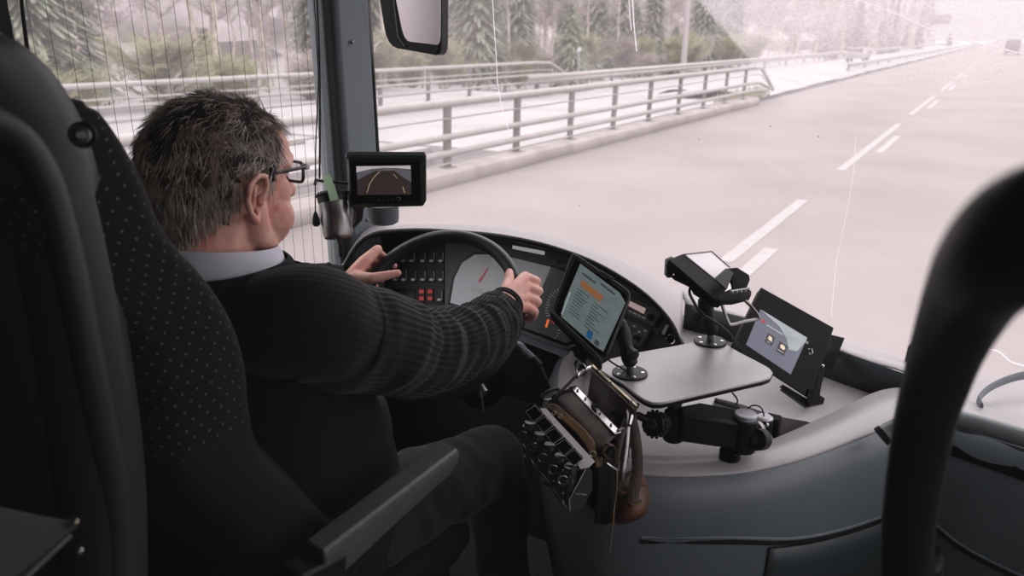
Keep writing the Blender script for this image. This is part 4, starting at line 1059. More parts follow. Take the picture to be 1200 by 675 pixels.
# hair: a close under-layer and many curved strands
def is_hair(d):    # d unit direction in head coordinates (f, s, u)
    f, s, u = d
    if u < -.93: return False
    if abs(s) > .5 and ((u < .10 and -.33 < f < .08) or (u < -.12 and -.42 < f < .5)): return False
    line = -.20 + .25 * max(0, -f)          # lower limit round the sides
    if f > .30: return u > .62 + .10 * (1 - abs(s)) - .4 * max(0, abs(s) - .5) * 1.0
    if f > .05: return u > -.05 - .9 * (.30 - f) + .9 * max(0, f - .18) * 2
    if f > -.18: return u > .05
    return u > -.93 + .5 * max(0, abs(s) - .55)
rh = random.Random(3)
under = MB(); 
bm = bmesh.new(); bmesh.ops.create_icosphere(bm, subdivisions=5, radius=1)
vm = {}
for f in bm.faces:
    cdir = f.calc_center_median().normalized()
    if is_hair((cdir.x, cdir.y, cdir.z)):
        ids = []
        for v in f.verts:
            if v.index not in vm:
                d = v.co.normalized(); k = 1.0 + .05 * noise.noise(d * 5)
                under.v.append(h(-.006 + d.x * .108 * k + (.018 * max(0, -d.z) if d.x < 0 else 0), d.y * .087 * k, .010 + d.z * (.090 if d.z > 0 else .122) * k)); vm[v.index] = len(under.v) - 1
            ids.append(vm[v.index])
        under.f.append(tuple(ids))
bm.free()
hair = under.build('hair', 'scalp', drv, solid=.012)
st0 = MB(); st1 = MB(); count = 0
while count < 19000:
    d = V((rh.gauss(0, 1), rh.gauss(0, 1), rh.gauss(0, 1))).normalized()
    if not is_hair((d.x, d.y, d.z)): continue
    count += 1
    low = d.z < -.15
    p = V((-.006 + d.x * .104 + (.018 * max(0, -d.z) if d.x < 0 else 0), d.y * .084, .010 + d.z * (.085 if d.z > 0 else .120)))
    # comb direction: swept back over the crown, down at the sides and back
    comb = V((-.55 if d.x > -.3 else -.1, 0, -.55 - .4 * abs(d.y))) + V((noise.noise(d * 3 + V((9, 0, 0))), noise.noise(d * 3 + V((0, 9, 0))), noise.noise(d * 3))) * 1.0
    t_ = (comb - d * comb.dot(d)); t_.normalize(); grey = (abs(d.y) > .62 and d.x > -.35 and rh.random() < .6) or (d.z < 0 and rh.random() < .3) or rh.random() < .12
    st = (st0, st1)[grey]
    Ln = rh.uniform(.022, .044) * (.7 if low else 1.0) * (1.15 if d.z > .3 else 1)
    lift = rh.uniform(.22, .6) if not low else .25
    cur = t_.cross(d).normalized() * (noise.noise(d * 6 + V((3, 3, 3))) * 2.4 + rh.uniform(-.5, .5))
    pts = [p]; dirv = (t_ + d * lift * 1.3).normalized()
    for k in range(4):
        dirv = (dirv + cur * .35 + t_ * .12 - d * .16 * (k > 0)).normalized(); pts.append(pts[-1] + dirv * Ln / 4)
    W_ = [h(q.x, q.y, q.z) for q in pts]
    sd = (W_[1] - W_[0]).cross(EYE - W_[0]); sd = (W_[1] - W_[0]).cross(V((rh.gauss(0, 1), rh.gauss(0, 1), rh.gauss(0, 1)))).normalized()
    wd = [.00055, .00055, .0005, .0004, .00012]
    n0 = len(st.v)
    for q, w__ in zip(W_, wd): st.v += [q - sd * w__, q + sd * w__]
    st.f += [(n0 + 2 * k, n0 + 2 * k + 1, n0 + 2 * k + 3, n0 + 2 * k + 2) for k in range(4)]
for i in range(5200):     # short hair down the nape and behind the ears
    z_ = rh.uniform(-.108, -.005); a_ = rh.uniform(-1.75, 1.75)
    if z_ < -.085 and rh.random() < (-.085 - z_) / .03: continue
    if z_ < -.105 + .075 * (abs(a_) / 1.5) ** 1.6: continue
    rr_ = .0755 + .012 * max(0, (z_ + .05) / .05)
    p = V((-.026 - rr_ * math.cos(a_) , rr_ * math.sin(a_), z_)); d = V((-math.cos(a_), math.sin(a_), 0)); sw__ = V((0, 1, 0)) * (noise.noise(p * 60) * .5)
    Ln = rh.uniform(.012, .024) * (1 if z_ > -.08 else .6); dv = (V((0, 0, -1)) + d * .35 + sw__).normalized(); pts = [p]
    for k in range(4): dv = (dv - d * .12 + V((0, rh.uniform(-.2, .2), 0))).normalized(); pts.append(pts[-1] + dv * Ln / 4)
    W_ = [h(q.x, q.y, q.z) for q in pts]; sd = (W_[1] - W_[0]).cross(V((rh.gauss(0, 1), rh.gauss(0, 1), rh.gauss(0, 1)))).normalized()
    st = st1 if rh.random() < .35 else st0; n0 = len(st.v)
    for q, w__ in zip(W_, wd): st.v += [q - sd * w__, q + sd * w__]
    st.f += [(n0 + 2 * k, n0 + 2 * k + 1, n0 + 2 * k + 3, n0 + 2 * k + 2) for k in range(4)]
st0.build('strands', 'hair', hair, normals=False)
st1.build('grey_strands', 'hairg', hair, normals=False)

# shirt collar
mb = MB(); rows = []
NC = V((-1.016, .744, 2.190))
for j, (r_, dz) in enumerate([(.088, .008), (.093, .014), (.097, .008), (.101, -.012), (.106, -.034)]):
    rows.append([NC + V((r_ * 1.06 * math.sin(a), r_ * 1.02 * math.cos(a) + .012, dz + .014 * -math.cos(a) * 1.0 - .012)) for a in [PI * .06 + (2 * PI - PI * .12) * k / 40 for k in range(41)]])
MB().grid(rows).build('shirt_collar', 'shirt', drv, solid=.003)

# sweater: trunk and two ribbed sleeves
def ell(c, rx, ry, n=44, ex=.8, tw=0):
    return [V((c.x + rx * math.copysign(abs(math.cos(a)) ** ex, math.cos(a)), c.y + ry * math.copysign(abs(math.sin(a)) ** ex, math.sin(a)) , c.z + tw * math.cos(a))) for a in [2 * PI * k / n for k in range(n)]]
sec = [((SX, .86, 1.50), .20, .17), ((SX, .87, 1.56), .225, .20), ((SX, .87, 1.66), .235, .205), ((SX, .85, 1.78), .232, .195), ((SX, .82, 1.90), .23, .175),
       ((SX, .79, 1.99), .235, .15), ((SX, .775, 2.06), .23, .125), ((SX, .76, 2.10), .20, .11), ((SX, .75, 2.13), .155, .10), ((-1.018, .750, 2.150), .124, .118), ((-1.016, .748, 2.160), .115, .112), ((-1.016, .748, 2.166), .110, .107)]
rows = []
for i, (c, rx, ry) in enumerate(sec):
    row = ell(V(c), rx, ry)
    for k, p in enumerate(row):
        f_ = 0 if i > 8 else noise.noise(p * 9) * .006 + noise.noise(V((p.x * 5, p.y * 5, p.z * 22))) * .006 * (1 if i < 6 else .3); d = (p - V(c)).normalized(); row[k] = p + d * f_
    rows.append(row)
sw_mesh = MB().grid(rows, closed_u=True)
swt = sw_mesh.build('sweater', 'sweater', drv, solid=.004, angle=80)
sd_ = swt.modifiers.new('sub', 'SUBSURF'); sd_.levels = 1; sd_.render_levels = 2
def sleeve(pts, rad, folds, name, seed):
    C_ = cr(pts, 30); n = len(C_); nu = 96; vs = []; uv = []; m = len(pts)
    prev = None; L = 0
    for i, p in enumerate(C_):
        t = (C_[min(i + 1, n - 1)] - C_[max(i - 1, 0)]).normalized()
        x = (V((0, 0, 1)) - t * t.z).normalized() if prev is None else (prev - t * prev.dot(t)).normalized()
        prev = x; y = t.cross(x); q = i / (n - 1) * (m - 1); i0 = min(int(q), m - 2); r0 = lerp(rad[i0], rad[i0 + 1], q - i0)
        if i: L += (p - C_[i - 1]).length
        for k in range(nu + 1):
            a = 2 * PI * k / nu
            f_ = 0
            for (ce, wd_, amp, an) in folds:
                dd = (i / (n - 1) - ce - .03 * math.sin(a + an)) / wd_
                f_ += amp * math.exp(-dd * dd) * (.6 + .4 * math.cos(a - an))
            f_ += .006 * noise.noise(V((a * .8 + seed, L * 16, seed))) + .004 * noise.noise(V((math.cos(a) * 2, L * 34, math.sin(a) * 2 + seed)))
            rib = .0006 * math.sin(46 * a) * min(1, max(.1, (L - .12) / .2))
            vs.append(p + (x * math.cos(a) + y * math.sin(a)) * (r0 + f_ + rib)); uv.append((k / nu, L))
    mb = MB(); mb.v = vs; mb.uv = uv
    for i in range(n - 1):
        for k in range(nu):
            a0 = i * (nu + 1) + k; mb.f.append((a0, a0 + 1, a0 + nu + 2, a0 + nu + 1))
    return mb.build(name, 'knit', swt, solid=.003, angle=80)
def folds(seed, n, a=.009):
    r = random.Random(seed); return [(.30 + .62 * (i + r.uniform(.2, .8)) / n, r.uniform(.012, .022), r.uniform(.5, 1) * a * (1 if i % 2 else -.5), r.uniform(0, 6.28)) for i in range(n)]
sleeve([SR + V((-.09, -.03, .0)), DD(352, 376, 1.16), DD(400, 392, 1.23), DD(440, 400, 1.29), DD(480, 412, 1.37), DD(520, 408, 1.46), DD(555, 394, 1.55), DD(577, 376, 1.62), DD(586, 364, 1.655)], [.080, .086, .090, .088, .080, .074, .066, .056, .050], [(.40, .02, .007, 1.5), (.47, .016, -.007, 1.2), (.53, .018, .010, 1.2), (.585, .015, -.008, 1.5), (.64, .016, .007, 1.0), (.69, .013, -.006, 1.8), (.74, .014, .006, 1.2), (.79, .012, -.005, 1.0), (.84, .013, .004, 1.2), (.89, .012, -.003, 1.0)], 'sleeve', 3)
sleeve([SL + V((.07, -.02, .0)), SL + V((0, .04, 0)), SL.lerp(EL, .5), EL, EL.lerp(WL, .35), EL.lerp(WL, .7), WL - (WL - EL).normalized() * .004], [.068, .078, .074, .068, .060, .050, .043], folds(9, 8), 'sleeve', 8)
# wristband
dW = (DD(600, 350, 1.69) - DD(577, 376, 1.62)).normalized(); c = DD(593, 356, 1.675); xx = dW.orthogonal().normalized(); yy = dW.cross(xx)
MB().grid([[c + dW * o + (xx * math.cos(a) + yy * math.sin(a)) * r_ for a in [2 * PI * k / 40 for k in range(41)]] for o, r_ in ((-.009, .0375), (-.007, .0395), (.005, .0385), (.007, .0365))]).build('wristband', 'blackm', drv, solid=.002)

# trousers
tm = MB()
for K, s in ((KR, 1), (KL, -1)):
    tm.chain([V((SX + s * .10, .82, 1.60)), V((SX + s * .13, 1.02, 1.585)), K, V((K.x, K.y + .03, 1.40)), V((K.x, K.y + .05, 1.12))], [.112, .104, .080, .072, .062], 20)
tm.chain([V((SX - .1, .80, 1.60)), V((SX + .1, .80, 1.60))], [.12, .12], 20)
tr = remesh(tm, 'trousers', 'trouser', drv, .009, 6, .6)
for v in tr.data.vertices:
    p = v.co; k = noise.noise(V((p.x * 9, p.y * 26, p.z * 14))) * .006 + noise.noise(p * 11) * .006; v.co = p + v.normal * k
for K in (KR, KL):
    sh_ = MB(); sh_.chain([V((K.x, K.y + .03, 1.045)), V((K.x, K.y + .16, 1.035)), V((K.x, K.y + .23, 1.03))], [.044, .046, .038]); sh_.box((K.x, K.y + .12, 1.008), (.085, .27, .016))
    sh_.build('shoe', 'blackg', drv)

# ================================================================== TRAY WITH MOUNTS
zT = 1.85
tray = empty('tray_table', atZ(810, 440, zT - .02), 'rounded black tray table carrying the phone and ticket reader mounts', 'tray table')
tp = rounded([(693, 428), (748, 413), (836, 398), (908, 437), (752, 483)], [.1, .1, .16, .13, .13], 6)
tp = [(699, 430), (715, 420), (745, 413), (790, 405), (822, 399), (835, 397.5), (845, 400), (868, 413), (893, 426), (902, 431), (906, 436), (903, 442), (895, 445), (860, 453), (820, 462), (790, 469), (775, 472), (764, 472), (754, 468), (745, 462), (730, 449), (712, 439)]
MB().prism([atZ(x, y, zT) for x, y in tp], (0, 0, -.006)).build('tray_top', mat('tray_plastic_lit', (150, 145, 148), .30, ior=1.9, noise_amt=.12, nscale=14, bump=.35, bscale=500), tray, bevel=.005, seg=3)  # black plastic made pale on top: reflected daylight put into the colour
MB().prism([atZ(x, y, zT - .006) for x, y in tp], (0, 0, -.014)).build('tray_edge', 'black', tray, bevel=.005, seg=3)
def cz(pts, z, m, nm, par, th): return MB().prism([atZ(x, y, z) for x, y in pts], (0, 0, -th)).build(nm, m, par, bevel=.003)
# swivel arm under the tray
armt = empty('swivel_arm', DD(850, 500, 1.51), 'black articulated swivel arm holding the tray table above the desk', 'mount arm')
zs = zT - .035
q1, q2, q3, q4 = DD(786, 476, 1.52), DD(875, 486, 1.52), DD(884, 497, 1.49), DD(795, 488, 1.47)
mb = MB(); 
topP = Plane.three(DD(800, 474, 1.535), DD(880, 486, 1.535), DD(800, 490, 1.47))
mb.prism([topP.at(*q) for q in [(795, 476), (820, 471), (872, 481), (890, 490), (888, 496), (876, 497), (800, 486)]], (0, 0, -.060))
mb.build('link', 'black', armt, bevel=.005)
def vcyl(x, y, d, r, h_, m, nm, par, n=24, dn=0): 
    c = DD(x, y, d); return MB().lathe(c + V((0, 0, -dn)), (0, 0, -1), [(0, r * .92), (.002, r), (h_ - .002, r), (h_, r * .92), (h_, .001)], n).build(nm, m, par)
vcyl(791, 482, 1.52, .021, .062, 'black', 'pivot_post', armt)
vcyl(791, 470, 1.53, .014, .04, 'black', 'pivot_neck', armt)
vcyl(874, 484, 1.50, .022, .012, 'alu', 'pivot_cap', armt)
vcyl(874, 490, 1.50, .024, .070, 'black', 'pivot_post', armt)
vcyl(856, 527, 1.52, .021, .020, 'blackg', 'foot_knob', armt)
cgr = DD(768, 497, 1.49); aN = (DD(762, 498, 1.45) - DD(790, 492, 1.52)).normalized(); aN = (EYE - cgr).normalized() * .8 - Rr * .5; aN.normalize()
MB().cyl(cgr - aN * .022, cgr + aN * .012, .024, n=24).build('joint_drum', 'black', armt, bevel=.002)
MB().cyl(cgr + aN * .012, cgr + aN * .018, .010, n=16).build('joint_bolt', 'dashlow', armt)
kn = MB(); ox = aN.orthogonal().normalized(); oy = aN.cross(ox)
for k in range(16):
    a = 2 * PI * k / 16; kn.ball(cgr + (ox * math.cos(a) + oy * math.sin(a)) * .025 + aN * .003, (.0042, .0042, .0042), 1)
kn.build('knurls', 'black', armt)
MB().tube([cgr, DD(748, 487, 1.49), DD(738, 489, 1.49)], .008, 10).build('clamp_rod', 'black', armt)
c = DD(888, 515, 1.49)
MB().cyl(c - aN * .02, c + aN * .010, .0215, n=24).build('joint_drum', 'black', armt, bevel=.002)
MB().cyl(c + aN * .010, c + aN * .014, .0075, n=16).build('joint_bolt', 'chrome', armt)
MB().lathe(DD(882, 505, 1.51), -aN, [(0, .020), (.012, .022), (.02, .018), (.02, .001)]).build('washer', 'steel', armt)
MB().tube([DD(893, 510, 1.52), DD(902, 514, 1.535)], [.009, .007], 10).build('spring_bolt', 'steel', armt)
# small microphone-like unit with wires behind
t = empty('camera_unit', DD(897, 496, 1.65), 'small round black device with a grey cap and curled wires behind the swivel arm', 'device')
MB().lathe(DD(896, 490, 1.65), (0, 0, -1), [(0, .018), (.004, .019), (.02, .018), (.045, .02), (.05, .001)]).build('housing', 'black', t)
MB().lathe(DD(896, 489, 1.65), (0, 0, -1), [(-.003, .014), (0, .018), (.006, .0185), (.006, .001)]).build('cap', 'alu', t)
MB().ball(DD(899, 498, 1.63), .0045).build('screw', 'chrome', t)
MB().box(DD(905, 500, 1.67), (.03, .03, .05)).build('bracket', 'blackm', t, bevel=.003)
MB().tube(cr([DD(896, 489, 1.65), DD(892, 478, 1.65), DD(884, 475, 1.65), DD(877, 478, 1.65), DD(874, 486, 1.65)], 5), .0018, 6).build('wire', 'black', t)
MB().tube(cr([DD(840, 470, 1.64), DD(850, 472, 1.65), DD(862, 474, 1.65), DD(864, 468, 1.65), DD(858, 460, 1.65)], 5), .002, 6).build('wire', 'black', t)
MB().tube([DD(838, 470, 1.65), DD(866, 478, 1.65)], .005, 8).build('wire_clip', 'black', t)

def disc(x, y, nm, label, z=zT):
    c = atZ(x, y, z); t = empty(nm, c, label, 'mount base')
    MB().lathe(c, (0, 0, 1), [(0, .036), (.0035, .036), (.0045, .035), (.0045, .001)], 40).build('plate', 'black', t)
    MB().cyl(c, c + V((0, 0, .018)), .008).build('neck', 'steel', t)
    mb = MB()
    for k in range(5):
        a = 2 * PI * k / 5 + .4; mb.lathe(c + V((.026 * math.cos(a), .026 * math.sin(a), .004)), (0, 0, 1), [(0, .0042), (.0015, .004), (.002, .001)], 12)
    mb.build('screw', 'chrome', t)
    return t, c
d1, c1 = disc(832, 401, 'mount_base', 'round black mount base with screws under the ticket reader, at the back of the tray')
d2, c2 = disc(738, 438, 'mount_base', 'round black mount base with screws at the near-left corner of the tray, under the phone')
def ballarm(a, b, t, knob_dir, nm='arm', w=.017):
    ax = (b - a); L = ax.length
    pr = [(-.010, .006), (-.004, w * .85), (.008, w), (L * .3, w * .95), (L * .5, w * .78), (L * .7, w * .95), (L - .008, w), (L + .004, w * .85), (L + .010, .006)]
    MB().lathe(a, ax, pr, 20).build(nm, 'black', t)
    m_ = a.lerp(b, .5); kd = V(knob_dir).normalized()
    MB().cyl(m_, m_ + kd * .03, .007).build('clamp_screw', 'black', t)
    s_ = MB(); s_.lathe(m_ + kd * .026, kd, [(0, .010), (.004, .012), (.012, .012), (.014, .009), (.014, .001)], 12); s_.build('clamp_knob', 'black', t)
# ---- ticket reader on its ball arm
top1 = DD(826, 352, 1.70)
rd = empty('ticket_reader', c1 + V((0, 0, .018)), 'black ticket reader with pale display on a ball arm at the tray edge', 'ticket reader')
ballarm(c1 + V((0, 0, .028)), top1, rd, DD(808, 372, 1.66) - DD(828, 372, 1.70))
RP = Plane.three(DD(800, 299, 1.74), DD(842, 352, 1.64), DD(836, 296, 1.80))
# main body: long wedge
mb = MB(); mb.prism([RP.at(*q) for q in rounded([(783, 304), (800, 297), (835, 294), (861, 321), (845, 350), (836, 350)], [.1, .1, .1, .1, .1, .1])], RP.n * -.020)
mb.build('body', 'blackn', rd, bevel=.004)
flat('display', [(803, 299), (834, 295.5), (854, 314), (838, 327)], RP, .0012, M.setdefault('lcdp', mat('reader_display', (205, 198, 202), .18, noise_amt=.04, emit=(200, 192, 198), es=.35)), rd, .0006)
MB().tube([RP.at(*q, .003) for q in [(802, 298), (834, 294.5), (856, 314)]], .0012, 6).build('display_rim', 'shell', rd)
MB().prism([DD(782, 303, 1.72), DD(788, 300, 1.74), DD(791, 305, 1.73), DD(789, 324, 1.70), DD(785, 326, 1.70), DD(781, 321, 1.70)], Ff * .03).build('end_clip', 'black', rd, bevel=.003)
MB().prism([DD(790, 303, 1.73), DD(801, 298, 1.74), DD(838, 330, 1.70), DD(846, 350, 1.66), DD(838, 356, 1.66), DD(815, 336, 1.68), DD(793, 322, 1.70)], Ff * .035).build('side_shell', 'blackn', rd, bevel=.004)
MB().prism([DD(787, 322, 1.72), DD(793, 328, 1.72), DD(812, 337, 1.71), DD(816, 345, 1.70), DD(826, 351, 1.69), DD(836, 354, 1.68), DD(830, 340, 1.70), DD(812, 325, 1.72)], Ff * .03).build('underside_rib', 'blackm', rd, bevel=.002)
# hood over the card slot
mb = MB(); a0, a1, a2, a3 = DD(837, 327, 1.66), DD(852, 314, 1.70), DD(860, 320, 1.69), DD(852, 340, 1.64)
mb.prism([a0, a1, a2, a3], Ff * .012); mb.build('hood_wall', 'black', rd, bevel=.002)
mb = MB(); mb.prism([DD(851, 315, 1.71), DD(864, 313.5, 1.73), DD(878, 322, 1.74), DD(879, 328, 1.74), DD(874, 341, 1.72), DD(858, 339, 1.70), DD(859, 322, 1.69)], Ff * .010); mb.build('hood_cover', 'blackm', rd, bevel=.002)
mb = MB(); mb.prism([DD(838, 346, 1.66), DD(856, 338, 1.68), DD(878, 336, 1.72), DD(881, 341, 1.72), DD(878, 347, 1.70), DD(858, 352, 1.67), DD(842, 352, 1.65)], (0, 0, -.012)); mb.build('keypad_base', 'blackn', rd, bevel=.003)
mb = MB()
for k in range(4): mb.box(DD(858 + k * 5, 342.5 - k * .6, 1.655 + .012 * k), (.006, .004, .006))
mb.build('keys', 'alu', rd, bevel=.001)
MB().tube([DD(856, 341, 1.655), DD(866, 339.5, 1.675), DD(876, 338, 1.69), DD(879.5, 341, 1.69)], .0016, 6).build('keypad_trim', 'alu', rd)
MB().tube(cr([DD(845, 354, 1.67), DD(852, 374, 1.67), DD(857, 380.5, 1.67), DD(872, 377, 1.68), DD(887, 374, 1.69), DD(889, 371, 1.69), DD(880, 359, 1.70), DD(872, 351, 1.70)], 5), .0038, 10).build('wire_bail', 'steel', rd)
MB().ball(DD(830, 349, 1.68), .016).box(DD(834, 352, 1.68), (.04, .03, .02)).build('ball_joint', 'black', rd, bevel=.002)
MB().tube(cr([DD(811, 332, 1.69), DD(808, 342, 1.68), DD(812, 352, 1.66), DD(822, 367, 1.64), DD(840, 379, 1.65), DD(855, 391, 1.70), DD(866, 407, 1.76), DD(869, 413, 1.80)], 6), .0032, 8).build('cable', 'black', rd)

# ---- phone in a clamp holder
ph = empty('smartphone', DD(700, 400, 1.50), 'large black-cased phone in a clamp holder above the coin bag, showing a list screen', 'phone')
PP = Plane.three(DD(674, 301, 1.60), DD(738, 346, 1.535), DD(650, 367, 1.53))
corner = rounded([(671, 299), (741, 347), (711, 424), (646, 368)], [.10, .11, .12, .10], 5)
flat('case', corner, Plane(PP.p - PP.n * .016, PP.n), .016, 'black', ph, 0, bevel=.003)
flat('glass_face', rounded([(673.5, 303), (737, 347), (709, 417), (650, 367)], [.08, .1, .1, .08]), PP, .001, 'blackg', ph, .0002)
M['scr'] = mat('phone_screen', (118, 130, 130), .3, c2=(98, 110, 112), nscale=30, emit=(104, 116, 116), es=.45)
scr = flat('screen', [(680, 309), (726, 343), (733, 355), (707, 412), (699, 407), (657.5, 371), (662, 352)], PP, .0006, 'scr', ph, .0013)
def pq(u, v): # u across, v down in screen
    a, b, c_, d = V((680, 309, 0)), V((733, 349, 0)), V((657, 369, 0)), V((705, 412, 0))
    p = a.lerp(b, u).lerp(c_.lerp(d, u), v); return (p.x, p.y)
def prect(u0, u1, v0, v1, m, nm, off=.002): flat(nm, [pq(u0, v0), pq(u1, v0), pq(u1, v1), pq(u0, v1)], PP, .0003, m, scr, off, smooth=False)
M['ui_or'] = mat('ui_orange', (166, 112, 70), .4, noise_amt=.05, emit=(170, 112, 66), es=.25)
M['ui_dk'] = mat('ui_text', (88, 97, 101), .4, noise_amt=.05)
M['ui_bl'] = mat('ui_blue', (30, 90, 140), .4, noise_amt=.05, emit=(30, 90, 150), es=.3)
M['ui_lt'] = mat('ui_light', (168, 176, 178), .4, noise_amt=.05, emit=(168, 176, 178), es=.35)
prect(.14, .62, .22, .33, 'ui_or', 'list_header')
prect(.10, .40, .10, .13, 'ui_dk', 'text_line'); prect(.48, .8, .05, .08, 'ui_dk', 'text_line')
rp = random.Random(2)
for i in range(9):
    v = .39 + i * .055; prect(.12, .12 + rp.uniform(.14, .26), v, v + .012, 'ui_dk', 'text_line'); prect(.48, .48 + rp.uniform(.12, .34), v + .01, v + .022, 'ui_dk', 'text_line')
prect(.60, .72, .86, .98, 'ui_bl', 'blue_tile'); prect(.80, .90, .90, .98, 'ui_dk', 'tile')
prect(.0, .03, .55, .98, 'ui_lt', 'side_label', .0024)
mb = MB(); # clamp holder
mb.prism([PP.at(*q, .006) for q in [(644, 365), (647, 363), (700, 414), (706, 423), (703, 427), (697, 421)]], PP.n * -.03); mb.build('clamp_lip', 'black', ph, bevel=.002)
mb = MB(); mb.prism([PP.at(*q, .005) for q in [(700, 317), (704, 316), (719, 325), (716, 328), (707, 326)]], PP.n * -.028); mb.build('clamp_jaw', 'black', ph, bevel=.002)
mb = MB(); mb.prism([PP.at(*q, -.018) for q in [(666, 384), (690, 330), (722, 352), (700, 410)]], PP.n * -.012); mb.build('holder_back', 'black', ph, bevel=.003)
MB().tube([PP.at(676, 404, -.02), PP.at(679, 414, -.03), PP.at(690, 420, -.03)], .012, 10).build('clamp_screw', 'black', ph)
hb = DD(728, 384, 1.57)
ballarm(c2 + V((0, 0, .026)), hb, ph, (.6, -.5, -.2), w=.0165)
MB().ball(hb + Uu * .006, .013).build('ball_joint', 'black', ph)
MB().tube([hb, PP.at(716, 372, -.022)], .010, 10).build('stem', 'black', ph)
MB().tube(cr([DD(712, 421, 1.53), DD(722, 428, 1.55), DD(733, 434, 1.57)], 4), .002, 6).build('cable', 'black', ph)

# ---- navigation display
nv = empty('touch_screen', atZ(940, 470, 1.70), 'wide black touch screen with two icons, bracketed at the back of the desk', 'monitor')
a_, b_, c_ = DD(887, 345, 1.878), DD(969, 391, 1.850), DD(858, 404, 1.785)
NP = Plane.three(a_, b_, c_)
flat('housing', [(886, 344), (970, 391), (945, 466), (855, 408)], Plane(NP.p - NP.n * .03, NP.n), .03, 'blackn', nv, 0, bevel=.002)
flat('front_glass', [(888, 347), (967.5, 392), (943, 463), (858, 408)], NP, .001, 'blackn', nv, .0002)
M['nav'] = mat('nav_screen', (92, 96, 112), .28, c2=(84, 88, 104), nscale=10, emit=(88, 92, 108), es=.4)
ns = flat('screen', [(891, 362.5), (946, 396), (926.5, 439), (874, 404)], NP, .0006, 'nav', nv, .0014)
def nq(u, v):
    a, b, c_, d = V((891, 362.5, 0)), V((946, 396, 0)), V((874, 404, 0)), V((926.5, 439, 0)); p = a.lerp(b, u).lerp(c_.lerp(d, u), v); return (p.x, p.y)
def nrect(u0, u1, v0, v1, m, nm, off=.0022): return flat(nm, [nq(u0, v0), nq(u1, v0), nq(u1, v1), nq(u0, v1)], NP, .0003, m, ns, off, smooth=False)
M['navd'] = mat('nav_tile', (44, 46, 54), .3, noise_amt=.05)
M['navh'] = mat('nav_highlight', (168, 176, 178), .25, c2=(138, 146, 150), nscale=20, emit=(160, 168, 170), es=.3)
flat('highlight', [nq(.02, .0), nq(1, 0), nq(1, .10), nq(.93, .42), nq(.78, .5), nq(.66, .30), nq(.45, .12)], NP, .0003, 'navh', ns, .0021)
nrect(.30, .46, .42, .66, 'navd', 'icon_tile'); nrect(.56, .74, .44, .70, 'navd', 'icon_tile')
M['cream'] = mat('icon_cream', (226, 206, 178), .4, noise_amt=.05, emit=(226, 206, 178), es=.4)
flat('icon', [nq(.34, .46), nq(.40, .47), nq(.42, .52), nq(.43, .57), nq(.38, .56), nq(.34, .55)], NP, .0003, 'cream', ns, .0026)
flat('icon', [nq(.61, .48), nq(.68, .48), nq(.71, .53), nq(.69, .58), nq(.62, .57), nq(.60, .52)], NP, .0003, 'cream', ns, .0026)
nrect(.34, .41, .61, .625, 'ui_lt', 'caption', .0026); nrect(.58, .71, .635, .65, 'ui_lt', 'caption', .0026)
nrect(.10, .17, .20, .26, 'red', 'red_mark'); nrect(.22, .56, .245, .27, 'ui_lt', 'text_line')
tx0, tx1, tx2 = nq(.90, .09), nq(1.0, .09), nq(.90, .0)
text('11:40', 'clock', NP.at(*nq(.86, .13), .0024), NP.at(*nq(1.0, .13), .0024), NP.at(*nq(.86, .0), .0024), .011, 'white', ns)
strip([nq(1.10, .22), nq(1.16, .17), nq(1.21, .24), nq(1.17, .33), nq(1.15, .28)], .0014, NP, .002, 'home_symbol', 'alu', nv)
strip([(888.5, 436), (899, 443)], .0012, NP, .002, 'maker_mark', 'alu', nv)
mb = MB(); ex = (NP.at(969, 391) - NP.at(887, 345)).normalized(); ez = NP.n; ey = ez.cross(ex)
pr_ = NP.at(969, 391, 0)
mb.prism([NP.at(970, 391, -.001), NP.at(945, 466, -.001), NP.at(945, 466, -.001) - NP.n * .03 + ex * .02, NP.at(970, 391) - NP.n * .035 + ex * .035], ex * .004)
mb.prism([DD(969, 391, 1.850), DD(990, 396, 1.896), DD(975, 435, 1.841), DD(962, 440, 1.822), DD(952, 450, 1.813)], Ff * .01)
mb.build('side_box', 'blackn', nv, bevel=.001)
mb = MB()
lgp = [DD(959, 432, 1.804), DD(964, 426, 1.804), DD(968, 426, 1.813), DD(967, 436, 1.813), DD(963, 450, 1.794), DD(961, 463, 1.785), DD(967, 467, 1.785), DD(965, 473, 1.776), DD(946, 477, 1.758), DD(944, 473, 1.767), DD(952, 460, 1.776)]
mb.prism(lgp, Ff * .006); mb.build('bracket_leg', 'blackn', nv, bevel=.001)
mb = MB(); mb.prism([DD(914, 456, 1.758), DD(918, 454, 1.767), DD(950, 474, 1.767), DD(945, 478, 1.758)], (0, 0, -.004)); mb.prism([DD(918, 451, 1.767), DD(950, 470, 1.767), DD(947, 474, 1.758), DD(914, 454, 1.758)], Ff * .008)
mb.build('bracket_foot', 'panel', nv, bevel=.001)
c = DD(964, 429, 1.799); MB().ball(c, .0045).build('screw', 'chrome', nv)
MB().tube([DD(966 + 5.5 * math.cos(a), 427 - 4 * math.sin(a), 1.945) for a in [PI * .15 + PI * .75 * k / 8 for k in range(9)]], .0012, 5).build('screw_ring', 'alu', nv)

# small knob on the far dash
c = atY(1074, 424, 2.05); t = empty('dash_knob', c, 'small black knob on the dashboard under the windscreen, beside the curved pole', 'knob')
MB().lathe(DD(1075, 405, (c - EYE).dot(Ff)), (0, 0, -1), [(-.001, .001), (0, .017), (.006, .02), (.045, .022), (.05, .018)], 24).build('body', 'black', t)
MB().tube([DD(1066, 418, 2.0), DD(1063, 421, 2.0), DD(1066, 425, 2.0), DD(1070, 426, 2.0)], .003, 6).build('clip', 'chrome', t)

